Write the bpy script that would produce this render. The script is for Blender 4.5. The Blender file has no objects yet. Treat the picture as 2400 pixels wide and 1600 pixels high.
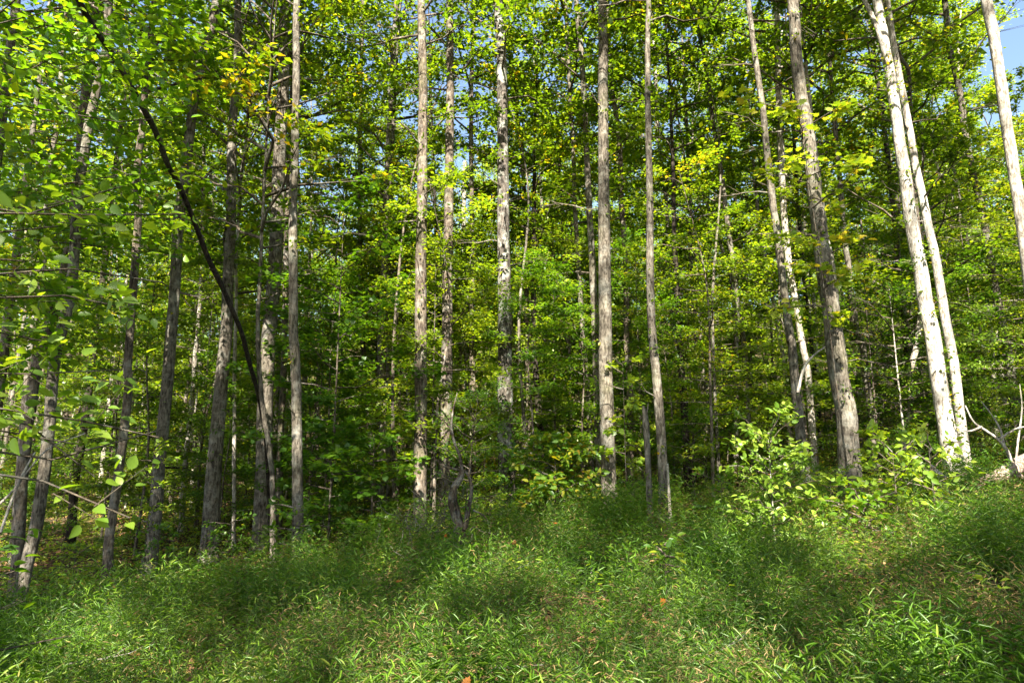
import bpy, math
import numpy as np
from mathutils import Vector
R = math.radians
# ------------------------------------------------------------------ camera, sky, sun, exposure
scene = bpy.context.scene
PITCH = 10.0; CAMZ = 1.6; FPX = 1600.0          # focal length in pixels of a 2400 px wide frame
cam_d = bpy.data.cameras.new("camera"); cam = bpy.data.objects.new("camera", cam_d)
scene.collection.objects.link(cam); scene.camera = cam
cam_d.sensor_width = 36; cam_d.lens = 36 * FPX / 2400
cam_d.clip_start = 0.05; cam_d.clip_end = 2000
cam.location = (0, 0, CAMZ); cam.rotation_euler = (R(90 + PITCH), 0, 0)
cam_d.dof.use_dof = True; cam_d.dof.focus_distance = 13.0; cam_d.dof.aperture_fstop = 5.0
SUN_EL = 46.0; SUN_AZ = 184.0                    # azimuth clockwise from +Y (the view), so straight behind
S = np.array([math.sin(R(SUN_AZ)) * math.cos(R(SUN_EL)), math.cos(R(SUN_AZ)) * math.cos(R(SUN_EL)), math.sin(R(SUN_EL))])
world = bpy.data.worlds.new("World"); scene.world = world; world.use_nodes = True
wn = world.node_tree; bg = wn.nodes["Background"]
sky = wn.nodes.new("ShaderNodeTexSky"); sky.sky_type = 'NISHITA'; sky.sun_disc = False
sky.sun_elevation = R(SUN_EL); sky.sun_rotation = R(SUN_AZ); sky.air_density = 1.1; sky.dust_density = 1.5; sky.ozone_density = 1.0
wn.links.new(sky.outputs[0], bg.inputs[0]); bg.inputs[1].default_value = 0.055
sd = bpy.data.lights.new("sun", 'SUN'); sd.energy = 5.0; sd.angle = R(0.53); sd.color = (1.0, 0.93, 0.82)
sun = bpy.data.objects.new("sun", sd); scene.collection.objects.link(sun)
sun.rotation_euler = Vector(S).to_track_quat('Z', 'Y').to_euler()
vs = scene.view_settings; vs.view_transform = 'Standard'; vs.look = 'None'; vs.gamma = 1; vs.exposure = 2.68
cy = scene.cycles
cy.max_bounces = 7; cy.diffuse_bounces = 4; cy.glossy_bounces = 2; cy.transmission_bounces = 4; cy.transparent_max_bounces = 2
cy.caustics_reflective = False; cy.caustics_refractive = False; cy.sample_clamp_indirect = 6.0

rs = np.random.RandomState(7)
C = scene.collection

# ------------------------------------------------------------------ helpers
_c, _s = math.cos(R(PITCH)), math.sin(R(PITCH))
def P(u, v, d):
    """pixel of the 2400x1600 photograph at distance d ahead -> point"""
    a = (u - 1200) / FPX; b = (800 - v) / FPX
    k = d / (_c - b * _s)
    return np.array([a * k, d, CAMZ + (_s + b * _c) * k])

def in_frame(p, m=1.05):
    q = p - np.array([0, 0, CAMZ])
    f = q[:, 1] * _c + q[:, 2] * _s; u = -q[:, 1] * _s + q[:, 2] * _c
    return (f > 0.05) & (np.abs(q[:, 0]) < f * 0.75 * m) & (np.abs(u) < f * 0.5 * m)

def norm(a): return a / np.maximum(np.linalg.norm(a, axis=-1, keepdims=True), 1e-9)

class MB:
    """collects faces and makes them ONE mesh"""
    def __init__(s): s.v = []; s.f = {3: [], 4: []}; s.n = 0; s.ats = {3: [], 4: []}; s.ms = {3: [], 4: []}
    def add(s, v, f, rnd=None, m=0):
        v = np.asarray(v, float).reshape(-1, 3); f = np.asarray(f, int)
        if len(f) == 0: return
        k = f.shape[1]; s.v.append(v); s.f[k].append(f + s.n); s.n += len(v)
        s.ats[k].append(np.zeros(len(f)) if rnd is None else np.asarray(rnd, float)); s.ms[k].append(np.full(len(f), m))
    def mesh(s, name, mats, smooth=False):
        me = bpy.data.meshes.new(name)
        v = np.concatenate(s.v) if s.v else np.zeros((0, 3))
        f3 = np.concatenate(s.f[3]) if s.f[3] else np.zeros((0, 3), int)
        f4 = np.concatenate(s.f[4]) if s.f[4] else np.zeros((0, 4), int)
        loops = np.concatenate([f3.ravel(), f4.ravel()])
        me.vertices.add(len(v)); me.vertices.foreach_set("co", v.astype(np.float32).ravel())
        me.loops.add(len(loops)); me.loops.foreach_set("vertex_index", loops.astype(np.int32))
        nf = len(f3) + len(f4); me.polygons.add(nf)
        ls = np.concatenate([np.arange(len(f3)) * 3, len(f3) * 3 + np.arange(len(f4)) * 4])
        me.polygons.foreach_set("loop_start", ls.astype(np.int32))
        me.polygons.foreach_set("material_index", np.concatenate(s.ms[3] + s.ms[4]).astype(np.int32))
        if smooth: me.polygons.foreach_set("use_smooth", np.ones(nf, bool))
        at = me.attributes.new("rnd", 'FLOAT', 'FACE'); at.data.foreach_set("value", np.concatenate(s.ats[3] + s.ats[4]).astype(np.float32))
        for m in mats: me.materials.append(m)
        me.update(calc_edges=True)
        return me

def tag(o, label=None, cat=None, group=None, kind=None):
    if label: o["label"] = label
    if cat: o["category"] = cat
    if group: o["group"] = group
    if kind: o["kind"] = kind
    return o
def obj(name, me, parent=None):
    o = bpy.data.objects.new(name, me); C.objects.link(o)
    if parent: o.parent = parent
    return o
def thing(name, label, cat, loc=(0, 0, 0), rz=0, group=None):
    o = bpy.data.objects.new(name, None); C.objects.link(o)
    o.location = loc; o.rotation_euler = (0, 0, rz); o.empty_display_size = 0.3
    return tag(o, label, cat, group)
def dup(root, loc, rz, sc, label=None, group=None):
    r = root.copy(); C.objects.link(r); r.location = loc; r.rotation_euler = (0, 0, rz); r.scale = (sc, sc, sc)
    if label: r["label"] = label
    if group: r["group"] = group
    for ch in list(root.children):
        c = ch.copy(); C.objects.link(c); c.parent = r
    return r

def tube(mb, pts, rad, sides=10, m=0, lump=0.0, seed=0, rnd=0.0):
    pts = np.asarray(pts, float); rad = np.asarray(rad, float); n = len(pts)
    tn = norm(np.gradient(pts, axis=0))
    ref = np.array([0.31, 0.95, 0.05]) if abs(tn[0][2]) > 0.5 else np.array([0.0, 0.0, 1.0])
    a = norm(np.cross(tn, ref)); b = np.cross(tn, a)
    th = np.linspace(0, 2 * math.pi, sides, endpoint=False)
    ph = np.random.RandomState(seed).rand(4) * 6.28
    z = np.arange(n)[:, None] * 0.35
    r = rad[:, None] * (1 + lump * (np.sin(2 * th + ph[0] + z * .5) * .6 + np.sin(3 * th + ph[1] - z * .3) * .5 + np.sin(5 * th + ph[2] + z) * .3))
    v = pts[:, None, :] + r[..., None] * (np.cos(th)[None, :, None] * a[:, None, :] + np.sin(th)[None, :, None] * b[:, None, :])
    i = np.arange(n - 1)[:, None] * sides; j = np.arange(sides)[None, :]; k = (j + 1) % sides
    f = np.stack([i + j, i + k, i + sides + k, i + sides + j], -1).reshape(-1, 4)
    mb.add(v.reshape(-1, 3), f, np.full(len(f), rnd), m)
    cap = np.array([[0, 0, 0]]) + pts[-1]
    vv = np.concatenate([v[-1], cap]); mb.add(vv, [[q, (q + 1) % sides, sides] for q in range(sides)], None, m)

def sticks(mb, a, b, r0, r1, m=0):
    """many 3-sided twigs at once"""
    n = len(a)
    if n == 0: return
    t = norm(b - a); ref = np.tile([0.2, 0.1, 1.0], (n, 1)); x = norm(np.cross(t, ref)); y = np.cross(t, x)
    vs_ = []
    for q in range(3):
        w = math.cos(q * 2.094) * x + math.sin(q * 2.094) * y
        vs_.append(a + w * np.reshape(r0, (-1, 1))); vs_.append(b + w * np.reshape(r1, (-1, 1)))
    v = np.stack(vs_, 1).reshape(-1, 3); o = np.arange(n)[:, None] * 6
    f = np.concatenate([o + np.array([[0, 2, 3, 1]]), o + np.array([[2, 4, 5, 3]]), o + np.array([[4, 0, 1, 5]])])
    mb.add(v, f, None, m)

KITE = (np.array([[0, 0, 0], [.42, -.3, .05], [1, 0, -.12], [.42, .3, .05]]), np.array([[0, 1, 2, 3]]))
OVATE = (np.array([[0, 0, 0], [.25, -.27, .07], [.62, -.24, .03], [1, 0, -.16], [.62, .24, .03], [.25, .27, .07]]),
         np.array([[0, 1, 2, 3], [0, 3, 4, 5]]))
BLADE = (np.array([[0, 0, 0], [.3, -.075, .05], [.68, -.06, .02], [1, 0, -.14], [.68, .06, .02], [.3, .075, .05]]),
         np.array([[0, 1, 2, 3], [0, 3, 4, 5]]))
_h = [(0, .02), (.08, .14), (.2, .235), (.34, .275), (.48, .27), (.62, .225), (.76, .15), (.88, .07), (1, 0)]
_nv = [(x, 0, .03 - .16 * x * x) for x, y in _h] + [(x, -y, .03 - .16 * x * x + .30 * y) for x, y in _h[1:-1]] + [(x, y, .03 - .16 * x * x + .30 * y) for x, y in _h[1:-1]]
OVAL = (np.array(_nv), np.array([[0, 9, 1, 1][:3]] + [[i, 8 + i, 9 + i] for i in range(1, 7)] + [[i, 9 + i, i + 1] for i in range(1, 7)] + [[7, 15, 8]]
        + [[0, 1, 16]] + [[i, 16 + i, 15 + i] for i in range(1, 7)] + [[i, i + 1, 16 + i] for i in range(1, 7)] + [[7, 8, 22]]))
_o = [(0, 0), (.12, -.3), (.02, -.46), (.3, -.36), (.45, -.56), (.52, -.3), (.74, -.34), (.72, -.16), (1, 0), (.72, .16), (.74, .34), (.52, .3), (.45, .56), (.3, .36), (.02, .46), (.12, .3)]
_mv = np.array([(x, y, .12 * abs(y) - .14 * x * x) for x, y in _o] + [(.42, 0, -.02)])
MAPLE = (_mv, np.array([[i, (i + 1) % 16, 16] for i in range(16)]))

def leaves(mb, pos, axis, nrm, size, tpl=KITE, rnd=None, m=0, wide=1.0):
    n = len(pos)
    if n == 0: return
    x = norm(axis); z = norm(nrm - (nrm * x).sum(-1, keepdims=True) * x); y = np.cross(z, x)
    T, F = tpl; k = len(T)
    s = np.reshape(size, (-1, 1, 1)) * np.ones((n, 1, 1))
    v = pos[:, None, :] + s * (T[None, :, 0:1] * x[:, None, :] + wide * T[None, :, 1:2] * y[:, None, :] + T[None, :, 2:3] * z[:, None, :])
    f = (F[None] + (np.arange(n) * k)[:, None, None]).reshape(-1, F.shape[1])
    rr = rs.rand(n) if rnd is None else rnd
    mb.add(v.reshape(-1, 3), f, np.repeat(rr, len(F)), m)

# ------------------------------------------------------------------ materials
def nodes(name):
    m = bpy.data.materials.new(name); m.use_nodes = True
    nt = m.node_tree; nt.nodes.clear(); return m, nt, nt.nodes, nt.links
def ramp(N, cols):
    r = N.new("ShaderNodeValToRGB"); e = r.color_ramp.elements
    while len(e) < len(cols): e.new(0.5)
    for q, (p, c) in zip(e, cols): q.position = p; q.color = (*c, 1)
    return r
def leafmat(name, cols, trans=0.45, rough=0.42, tmul=(2.35, 2.15, .55), hue_obj=0.12):
    m, nt, N, L = nodes(name)
    at = N.new("ShaderNodeAttribute"); at.attribute_name = "rnd"
    oi = N.new("ShaderNodeObjectInfo")
    geo = N.new("ShaderNodeNewGeometry")
    nz = N.new("ShaderNodeTexNoise"); nz.inputs["Scale"].default_value = 0.55; L.new(geo.outputs["Position"], nz.inputs["Vector"])
    a = N.new("ShaderNodeMath"); a.operation = 'MULTIPLY_ADD'; L.new(nz.outputs[0], a.inputs[0]); a.inputs[1].default_value = .7; a.inputs[2].default_value = -.35
    b = N.new("ShaderNodeMath"); b.operation = 'MULTIPLY_ADD'; L.new(oi.outputs["Random"], b.inputs[0]); b.inputs[1].default_value = hue_obj * 2; b.inputs[2].default_value = -hue_obj
    c = N.new("ShaderNodeMath"); L.new(a.outputs[0], c.inputs[0]); L.new(b.outputs[0], c.inputs[1])
    d = N.new("ShaderNodeMath"); d.use_clamp = True; L.new(c.outputs[0], d.inputs[0]); L.new(at.outputs["Fac"], d.inputs[1])
    r = ramp(N, cols); L.new(d.outputs[0], r.inputs[0])
    p = N.new("ShaderNodeBsdfPrincipled"); p.inputs["Roughness"].default_value = rough; p.inputs["Specular IOR Level"].default_value = .45
    L.new(r.outputs[0], p.inputs["Base Color"])
    mul = N.new("ShaderNodeMix"); mul.data_type = 'RGBA'; mul.blend_type = 'MULTIPLY'; mul.inputs[0].default_value = 1
    mul.clamp_result = False
    L.new(r.outputs[0], mul.inputs[6]); mul.inputs[7].default_value = (*tmul, 1)
    t = N.new("ShaderNodeBsdfTranslucent"); L.new(mul.outputs[2], t.inputs[0])
    x = N.new("ShaderNodeMixShader"); x.inputs[0].default_value = trans; L.new(p.outputs[0], x.inputs[1]); L.new(t.outputs[0], x.inputs[2])
    o = N.new("ShaderNodeOutputMaterial"); L.new(x.outputs[0], o.inputs[0]); return m
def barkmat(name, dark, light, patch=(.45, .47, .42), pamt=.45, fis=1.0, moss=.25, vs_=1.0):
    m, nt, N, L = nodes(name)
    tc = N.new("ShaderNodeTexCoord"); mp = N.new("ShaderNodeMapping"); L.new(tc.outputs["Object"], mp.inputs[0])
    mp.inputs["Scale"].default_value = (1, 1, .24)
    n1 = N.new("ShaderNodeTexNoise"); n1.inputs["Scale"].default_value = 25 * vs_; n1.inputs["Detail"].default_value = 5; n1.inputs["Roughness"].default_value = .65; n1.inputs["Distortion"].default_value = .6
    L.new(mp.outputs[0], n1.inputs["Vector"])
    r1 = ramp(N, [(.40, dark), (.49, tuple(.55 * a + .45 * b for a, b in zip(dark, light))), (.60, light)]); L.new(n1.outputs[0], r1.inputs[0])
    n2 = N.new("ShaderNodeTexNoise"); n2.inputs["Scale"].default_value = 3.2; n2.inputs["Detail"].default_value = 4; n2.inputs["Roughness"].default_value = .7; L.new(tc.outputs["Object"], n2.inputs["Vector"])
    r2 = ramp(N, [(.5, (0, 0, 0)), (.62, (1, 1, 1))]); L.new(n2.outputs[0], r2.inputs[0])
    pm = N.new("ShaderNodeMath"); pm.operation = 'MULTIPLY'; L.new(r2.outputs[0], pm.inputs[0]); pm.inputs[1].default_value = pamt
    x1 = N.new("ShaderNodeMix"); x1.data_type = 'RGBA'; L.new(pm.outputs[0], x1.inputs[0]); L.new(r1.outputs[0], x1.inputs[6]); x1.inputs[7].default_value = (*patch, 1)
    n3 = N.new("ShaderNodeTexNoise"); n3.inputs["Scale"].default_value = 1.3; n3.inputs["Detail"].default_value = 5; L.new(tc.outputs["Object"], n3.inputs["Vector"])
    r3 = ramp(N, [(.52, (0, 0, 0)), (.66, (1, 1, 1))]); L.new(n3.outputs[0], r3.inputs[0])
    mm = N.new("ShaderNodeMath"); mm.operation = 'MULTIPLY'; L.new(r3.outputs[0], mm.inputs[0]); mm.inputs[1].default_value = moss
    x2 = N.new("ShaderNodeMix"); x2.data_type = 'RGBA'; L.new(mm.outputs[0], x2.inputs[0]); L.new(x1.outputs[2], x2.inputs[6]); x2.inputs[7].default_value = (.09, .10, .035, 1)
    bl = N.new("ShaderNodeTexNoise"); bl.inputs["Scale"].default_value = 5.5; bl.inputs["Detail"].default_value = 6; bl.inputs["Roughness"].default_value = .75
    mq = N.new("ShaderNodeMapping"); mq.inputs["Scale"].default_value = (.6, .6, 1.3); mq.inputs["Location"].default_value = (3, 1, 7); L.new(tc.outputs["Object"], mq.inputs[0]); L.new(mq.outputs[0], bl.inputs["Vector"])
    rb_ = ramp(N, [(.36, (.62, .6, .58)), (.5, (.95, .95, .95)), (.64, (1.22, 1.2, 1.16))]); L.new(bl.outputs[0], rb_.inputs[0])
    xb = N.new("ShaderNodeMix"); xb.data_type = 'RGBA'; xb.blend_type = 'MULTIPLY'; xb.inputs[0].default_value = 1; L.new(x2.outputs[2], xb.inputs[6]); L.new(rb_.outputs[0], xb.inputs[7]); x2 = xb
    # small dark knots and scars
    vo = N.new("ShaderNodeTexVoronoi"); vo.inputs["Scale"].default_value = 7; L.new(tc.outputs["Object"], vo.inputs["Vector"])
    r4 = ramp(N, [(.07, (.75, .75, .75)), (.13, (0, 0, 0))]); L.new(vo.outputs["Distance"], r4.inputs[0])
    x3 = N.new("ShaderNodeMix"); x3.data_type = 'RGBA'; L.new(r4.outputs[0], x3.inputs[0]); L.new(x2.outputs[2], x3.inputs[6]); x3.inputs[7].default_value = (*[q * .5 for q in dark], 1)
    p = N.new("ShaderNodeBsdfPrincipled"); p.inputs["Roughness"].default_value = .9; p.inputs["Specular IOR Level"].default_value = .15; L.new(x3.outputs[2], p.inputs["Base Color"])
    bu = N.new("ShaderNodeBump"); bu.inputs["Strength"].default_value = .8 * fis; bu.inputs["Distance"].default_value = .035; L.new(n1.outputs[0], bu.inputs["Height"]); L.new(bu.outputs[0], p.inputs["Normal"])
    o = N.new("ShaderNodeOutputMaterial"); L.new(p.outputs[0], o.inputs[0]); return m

G = dict(
 canopy=leafmat("canopy_leaf", [(0, (.038, .080, .008)), (.35, (.066, .128, .010)), (.7, (.115, .182, .011)), (.92, (.19, .235, .014)), (1, (.30, .22, .015))], .52),
 far=leafmat("far_leaf", [(0, (.055, .11, .010)), (.4, (.10, .17, .012)), (.75, (.165, .23, .016)), (1, (.25, .27, .03))], .52),
 under=leafmat("understory_leaf", [(0, (.034, .088, .009)), (.5, (.060, .14, .012)), (.85, (.115, .20, .014)), (1, (.2, .24, .02))], .5),
 pale=leafmat("pale_leaf", [(0, (.09, .17, .018)), (.5, (.16, .25, .022)), (.9, (.25, .31, .035)), (1, (.36, .30, .04))], .45),
 yellow=leafmat("yellowing_leaf", [(0, (.05, .13, .010)), (.5, (.10, .20, .012)), (.85, (.18, .26, .015)), (.97, (.30, .28, .02)), (1, (.38, .18, .02))], .5),
 sunlit_lime=leafmat("sunlit_lime_leaf", [(0, (.10, .20, .02)), (.5, (.19, .29, .03)), (1, (.32, .38, .05))], .4, .38, (1.3, 1.3, .5)),  # leaf colour lightened to hold the strong sunlight on bush and sprays
 autumn=leafmat("autumn_leaf", [(0, (.05, .13, .012)), (.5, (.10, .18, .014)), (.74, (.26, .23, .02)), (.92, (.26, .12, .02)), (1, (.17, .05, .02))], .45),
 grass=leafmat("grass_blade", [(0, (.042, .108, .008)), (.4, (.082, .18, .011)), (.70, (.16, .26, .018)), (.88, (.22, .23, .05)), (.96, (.34, .24, .10)), (1, (.27, .12, .06))], .4, .4, (1.5, 1.6, .7), 0),
 dry=leafmat("dry_grass", [(0, (.14, .17, .045)), (.4, (.30, .23, .09)), (.75, (.40, .26, .12)), (1, (.30, .13, .06))], .35, .6, (1.1, 1.1, .8), 0),
 stalk=leafmat("stalk", [(0, (.06, .11, .02)), (.8, (.11, .13, .035)), (1, (.24, .16, .07))], .3, .5, (1.1, 1.2, .7), 0),
 litter=leafmat("litter_leaf", [(0, (.07, .035, .018)), (.5, (.16, .08, .035)), (.85, (.28, .16, .07)), (1, (.42, .2, .06))], .2, .7, (1.1, 1., .7), 0),
 orange=leafmat("orange_leaf", [(0, (.38, .11, .02)), (1, (.5, .2, .03))], .4, .5, (1.2, 1., .7), 0),
)
B = dict(
 grey=barkmat("grey_bark", (.042, .035, .026), (.175, .152, .118), (.34, .34, .29), pamt=.35),
 pale=barkmat("pale_bark", (.15, .125, .095), (.42, .38, .31), (.5, .48, .42), .5, .8, .12),
 white=barkmat("sunlit_white_bark", (.20, .17, .13), (.55, .51, .44), (.56, .54, .48), .5, 1.0, .12),  # bark colour whitened to carry the full sun on the right pair
 dark=barkmat("furrowed_dark_bark", (.022, .019, .016), (.14, .12, .10), (.36, .38, .33), .75, 1.6, .1, .8),
 brown=barkmat("brown_bark", (.04, .031, .023), (.165, .132, .098), (.30, .29, .25), pamt=.45, moss=.4),
 dead=barkmat("dead_shaded_bark", (.010, .008, .007), (.05, .039, .03), (.06, .055, .045), .25, 1.2, .2),  # dead wood; the near-black tone also paints shade onto living trunks
 snag=barkmat("weathered_wood", (.16, .14, .12), (.42, .38, .32), pamt=.4),
 log=barkmat("log_bark", (.14, .09, .065), (.40, .31, .25), (.5, .44, .38), .5, 1.6, .1),
 deadbrown=barkmat("dead_brown_bark", (.03, .022, .016), (.13, .10, .07), pamt=.3, fis=1.4),
 twig=barkmat("twig_bark", (.045, .035, .025), (.13, .105, .075), pamt=.2, moss=0),
)
def groundmat():
    m, nt, N, L = nodes("forest_floor")
    geo = N.new("ShaderNodeNewGeometry")
    n1 = N.new("ShaderNodeTexNoise"); n1.inputs["Scale"].default_value = 9; n1.inputs["Detail"].default_value = 8; n1.inputs["Roughness"].default_value = .7; L.new(geo.outputs["Position"], n1.inputs["Vector"])
    r = ramp(N, [(.3, (.018, .014, .008)), (.5, (.05, .038, .02)), (.62, (.10, .065, .035)), (.75, (.06, .07, .02))]); L.new(n1.outputs[0], r.inputs[0])
    p = N.new("ShaderNodeBsdfPrincipled"); p.inputs["Roughness"].default_value = .95; p.inputs["Specular IOR Level"].default_value = .1; L.new(r.outputs[0], p.inputs["Base Color"])
    bu = N.new("ShaderNodeBump"); bu.inputs["Distance"].default_value = .06; L.new(n1.outputs[0], bu.inputs["Height"]); L.new(bu.outputs[0], p.inputs["Normal"])
    o = N.new("ShaderNodeOutputMaterial"); L.new(p.outputs[0], o.inputs[0]); return m

# ------------------------------------------------------------------ ground
CP = np.array([(0, 0, 0), (0, -8, 0), (-8, -5, -.2), (9, -5, .8), (-2, 3, .02), (2, 3, .1), (-5, 4, -.15), (5, 4, .45), (-8, 10, -.95), (-12, 10, -1.1), (-6.5, 13, -.95),
 (-5.5, 15, -.7), (-4.8, 16, -.3), (-3.5, 12.5, -.15), (-2, 15, .05), (0, 17, .85), (2.2, 15, .55), (3, 13, .45), (6.3, 13, .55), (8.6, 13.5, 1.45),
 (11, 12, 2.0), (7, 9, 1.0), (5, 10.5, .45), (0, 8, .1), (3, 8, .25), (-3, 8, -.3), (0, 11.5, .2), (1, 13.5, .62), (0, 25, .9), (-10, 25, -.2), (-4, 21, .1), (10, 25, 2.2), (5, 20, .9), (14, 18, 2.8),
 (0, 40, 2), (-20, 40, .8), (20, 40, 4.5), (0, 70, 9), (-30, 70, 7), (30, 70, 12), (0, 110, 24), (-60, 110, 20), (60, 110, 28), (0, 200, 40), (150, 200, 42), (-150, 200, 36), (0, -60, 1), (-60, 0, -2), (60, 0, 6)], float)
def hgt(x, y):
    x = np.atleast_1d(np.asarray(x, float)); y = np.atleast_1d(np.asarray(y, float))
    sg = 1.3 + .13 * np.hypot(x, y)
    d2 = (x[:, None] - CP[None, :, 0]) ** 2 + (y[:, None] - CP[None, :, 1]) ** 2
    w = np.exp(-d2 / (2 * sg[:, None] ** 2)) + 1e-3 / (1 + (d2 / (sg[:, None] ** 2)) ** 2)
    h = (w * CP[None, :, 2]).sum(1) / w.sum(1)
    return h + .05 * np.sin(x * 1.7 + y * .6) * np.cos(y * 1.3) + .03 * np.sin(x * 4.1 - y * 3.3)
def ground():
    q = np.linspace(-1, 1, 321); ax = np.sign(q) * (np.abs(q) * 22 + (np.abs(q) ** 4) * 280)
    X, Y = np.meshgrid(ax, ax + 9)
    Z = np.concatenate([hgt(a, b) for a, b in zip(X, Y)])
    n = len(ax); i = np.arange(n - 1)[:, None] * n; j = np.arange(n - 1)[None]
    f = np.stack([i + j, i + j + 1, i + n + j + 1, i + n + j], -1).reshape(-1, 4)
    mb = MB(); mb.add(np.stack([X.ravel(), Y.ravel(), Z], 1), f)
    tag(obj("ground", mb.mesh("ground", [groundmat()], True)), kind='structure')
ground()

# ------------------------------------------------------------------ gaps carved into the crowns so the sun gets through
# (u, v, distance, radius): places the photograph shows in full sun
LIT = [(2175, 300, 13.5, .55), (2150, 500, 13.5, .55), (2190, 700, 13.5, .6), (2215, 900, 13.5, .65), (2245, 1040, 13.5, .7), (2085, 60, 13.5, .45), (2255, 1090, 13, .8), (2340, 1110, 12.5, .7),
 (1975, 870, 13, .30), (1985, 980, 13, .28), (1925, 540, 13, .22), (1900, 350, 13, .16),
 (1422, 860, 15, .36), (1424, 960, 15, .3), (1426, 1060, 15, .22), (1412, 200, 15, .16), (1413, 270, 15, .14),
 (986, 830, 15, .2), (1050, 980, 17, .16), (1040, 1070, 17, .2), (1053, 180, 17, .1), (1177, 300, 17, .14), (1184, 960, 17, .25),
 (628, 860, 15.5, .3), (497, 1150, 15, .16), (660, 380, 15.5, .22), (95, 1030, 10.5, .2), (190, 330, 10.5, .25), (490, 100, 14, .3),
 (1540, 930, 13, .2), (1525, 450, 13, .2), (1826, 440, 16, .2), (1850, 600, 16, .25), (2355, 204, 11, .4), (2330, 60, 11, .4),
 (1780, 1080, 9, .55), (1850, 1180, 9, .5), (1760, 1160, 9, .5), (1990, 1200, 9.5, .5), (2130, 1180, 10, .6), (2250, 1170, 10, .6), (2350, 1200, 9.5, .5), (1900, 1230, 8.5, .5), (1700, 1300, 7.5, .3), (2080, 1260, 8, .4),
 (1300, 1210, 11, .28), (1230, 1320, 8, .5), (1120, 1350, 7.5, .4), (1190, 1270, 9, .2), (960, 1390, 6, .2), (930, 1490, 4.6, .35), (880, 1540, 4, .3), (1230, 1560, 3.8, .2),
 (60, 1500, 4.2, .4), (220, 1420, 5, .4), (330, 1500, 4.5, .25), (30, 1560, 3.5, .4), (480, 1580, 3.8, .2), (1640, 1500, 4.5, .4), (1560, 1570, 3.8, .3), (2080, 1520, 4.4, .3), (2200, 1560, 4, .25),
 (1190, 560, 32, 3.2), (1120, 760, 30, 2.2), (1330, 420, 32, 1.6), (920, 430, 40, 2.5), (700, 620, 18, .5), (1010, 560, 40, 2.), (800, 760, 30, 1.6),
 (2330, 640, 17, 1.3), (2280, 760, 16, 1.3), (2380, 880, 16, 1.2), (2200, 640, 20, 1.), (480, 760, 18.5, 1.2), (730, 700, 18, 1.1), (1010, 720, 18.5, 1.2), (1110, 880, 18.5, 1.0), (1300, 760, 18.5, 1.3), (1500, 700, 18, 1.1), (1600, 850, 18.5, 1.2), (1720, 700, 18.5, 1.3), (2010, 760, 18, 1.1), (1760, 930, 17, .8), (860, 860, 18, 1.0), (280, 700, 17, 1.1), (2380, 520, 18, 1.2), (1730, 240, 24, 1.6), (1600, 500, 26, 1.4), (2000, 380, 22, 1.2),
 (300, 400, 12, .9), (120, 250, 8, .9), (450, 250, 16, 1.), (40, 800, 3.2, .25), (150, 700, 3.5, .3), (60, 620, 3.3, .3), (40, 1290, 5, .3), (550, 1180, 22, 1.0), (480, 1000, 26, 1.2), (250, 950, 26, 1.2)]
LINES = [(2085, 140, 2238, 1110, 13.5, .36), (2131, 306, 2274, 1110, 14.2, .22), (1947, 720, 1992, 1040, 13, .22), (1900, 380, 1925, 560, 13, .16), (1416, 780, 1428, 1060, 15, .24), (1411, 190, 1413, 300, 15, .12), (2325, 30, 2370, 330, 11, .22),
 (1178, 240, 1179, 380, 17, .12), (1183, 900, 1185, 1020, 17, .16), (986, 780, 985, 900, 15, .14), (1040, 1020, 1040, 1130, 17, .15), (1046, 760, 1045, 820, 17, .1), (627, 800, 620, 960, 15.5, .2), (655, 340, 654, 420, 15.5, .15), (500, 1110, 492, 1200, 15, .1),
 (1524, 400, 1526, 620, 13, .1), (1535, 860, 1550, 1010, 13, .12), (1812, 560, 1845, 720, 14, .1), (240, 120, 190, 360, 10.5, .15), (110, 880, 88, 1100, 10.5, .14), (690, 900, 694, 1050, 12.5, .1), (1832, 430, 1895, 880, 17, .16), (1366, 640, 1372, 840, 19, .1), (640, 1200, 642, 1310, 13.4, .1),
 (2290, 1140, 2400, 1085, 11.6, .35), (2120, 1190, 2300, 1160, 10, .4)]
_q = np.random.RandomState(77)
SP = list(LIT) + [(u, v, np.interp(v, [1180, 1300, 1420, 1600], [11, 7.5, 5, 3.6]), r) for u, v, r in zip(_q.uniform(0, 2400, 34), 1180 + 420 * _q.rand(34), _q.uniform(.12, .34, 34))]
for u0, v0, u1, v1, d, r in LINES:
    n = int(math.hypot(u1 - u0, v1 - v0) * d / FPX / (r * .9)) + 2
    SP += [(u0 + (u1 - u0) * t, v0 + (v1 - v0) * t, d, r) for t in np.linspace(0, 1, n)]
LP = np.array([[*P(u, v, d), r * (1.1 if v > 1240 else 1)] for u, v, d, r in SP])
def keep(p, near=True):
    """leaves that do not stand between a sunlit place and the sun"""
    k = np.ones(len(p), bool); jit = np.random.RandomState(1).uniform(.8, 1.5, len(p))
    for x, y, z, r in LP:
        q = p - (x, y, z); t = q @ S
        k &= ~((t > .7 + r) & (((q - t[:, None] * S) ** 2).sum(1) < r * r * jit))
    return k

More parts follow.
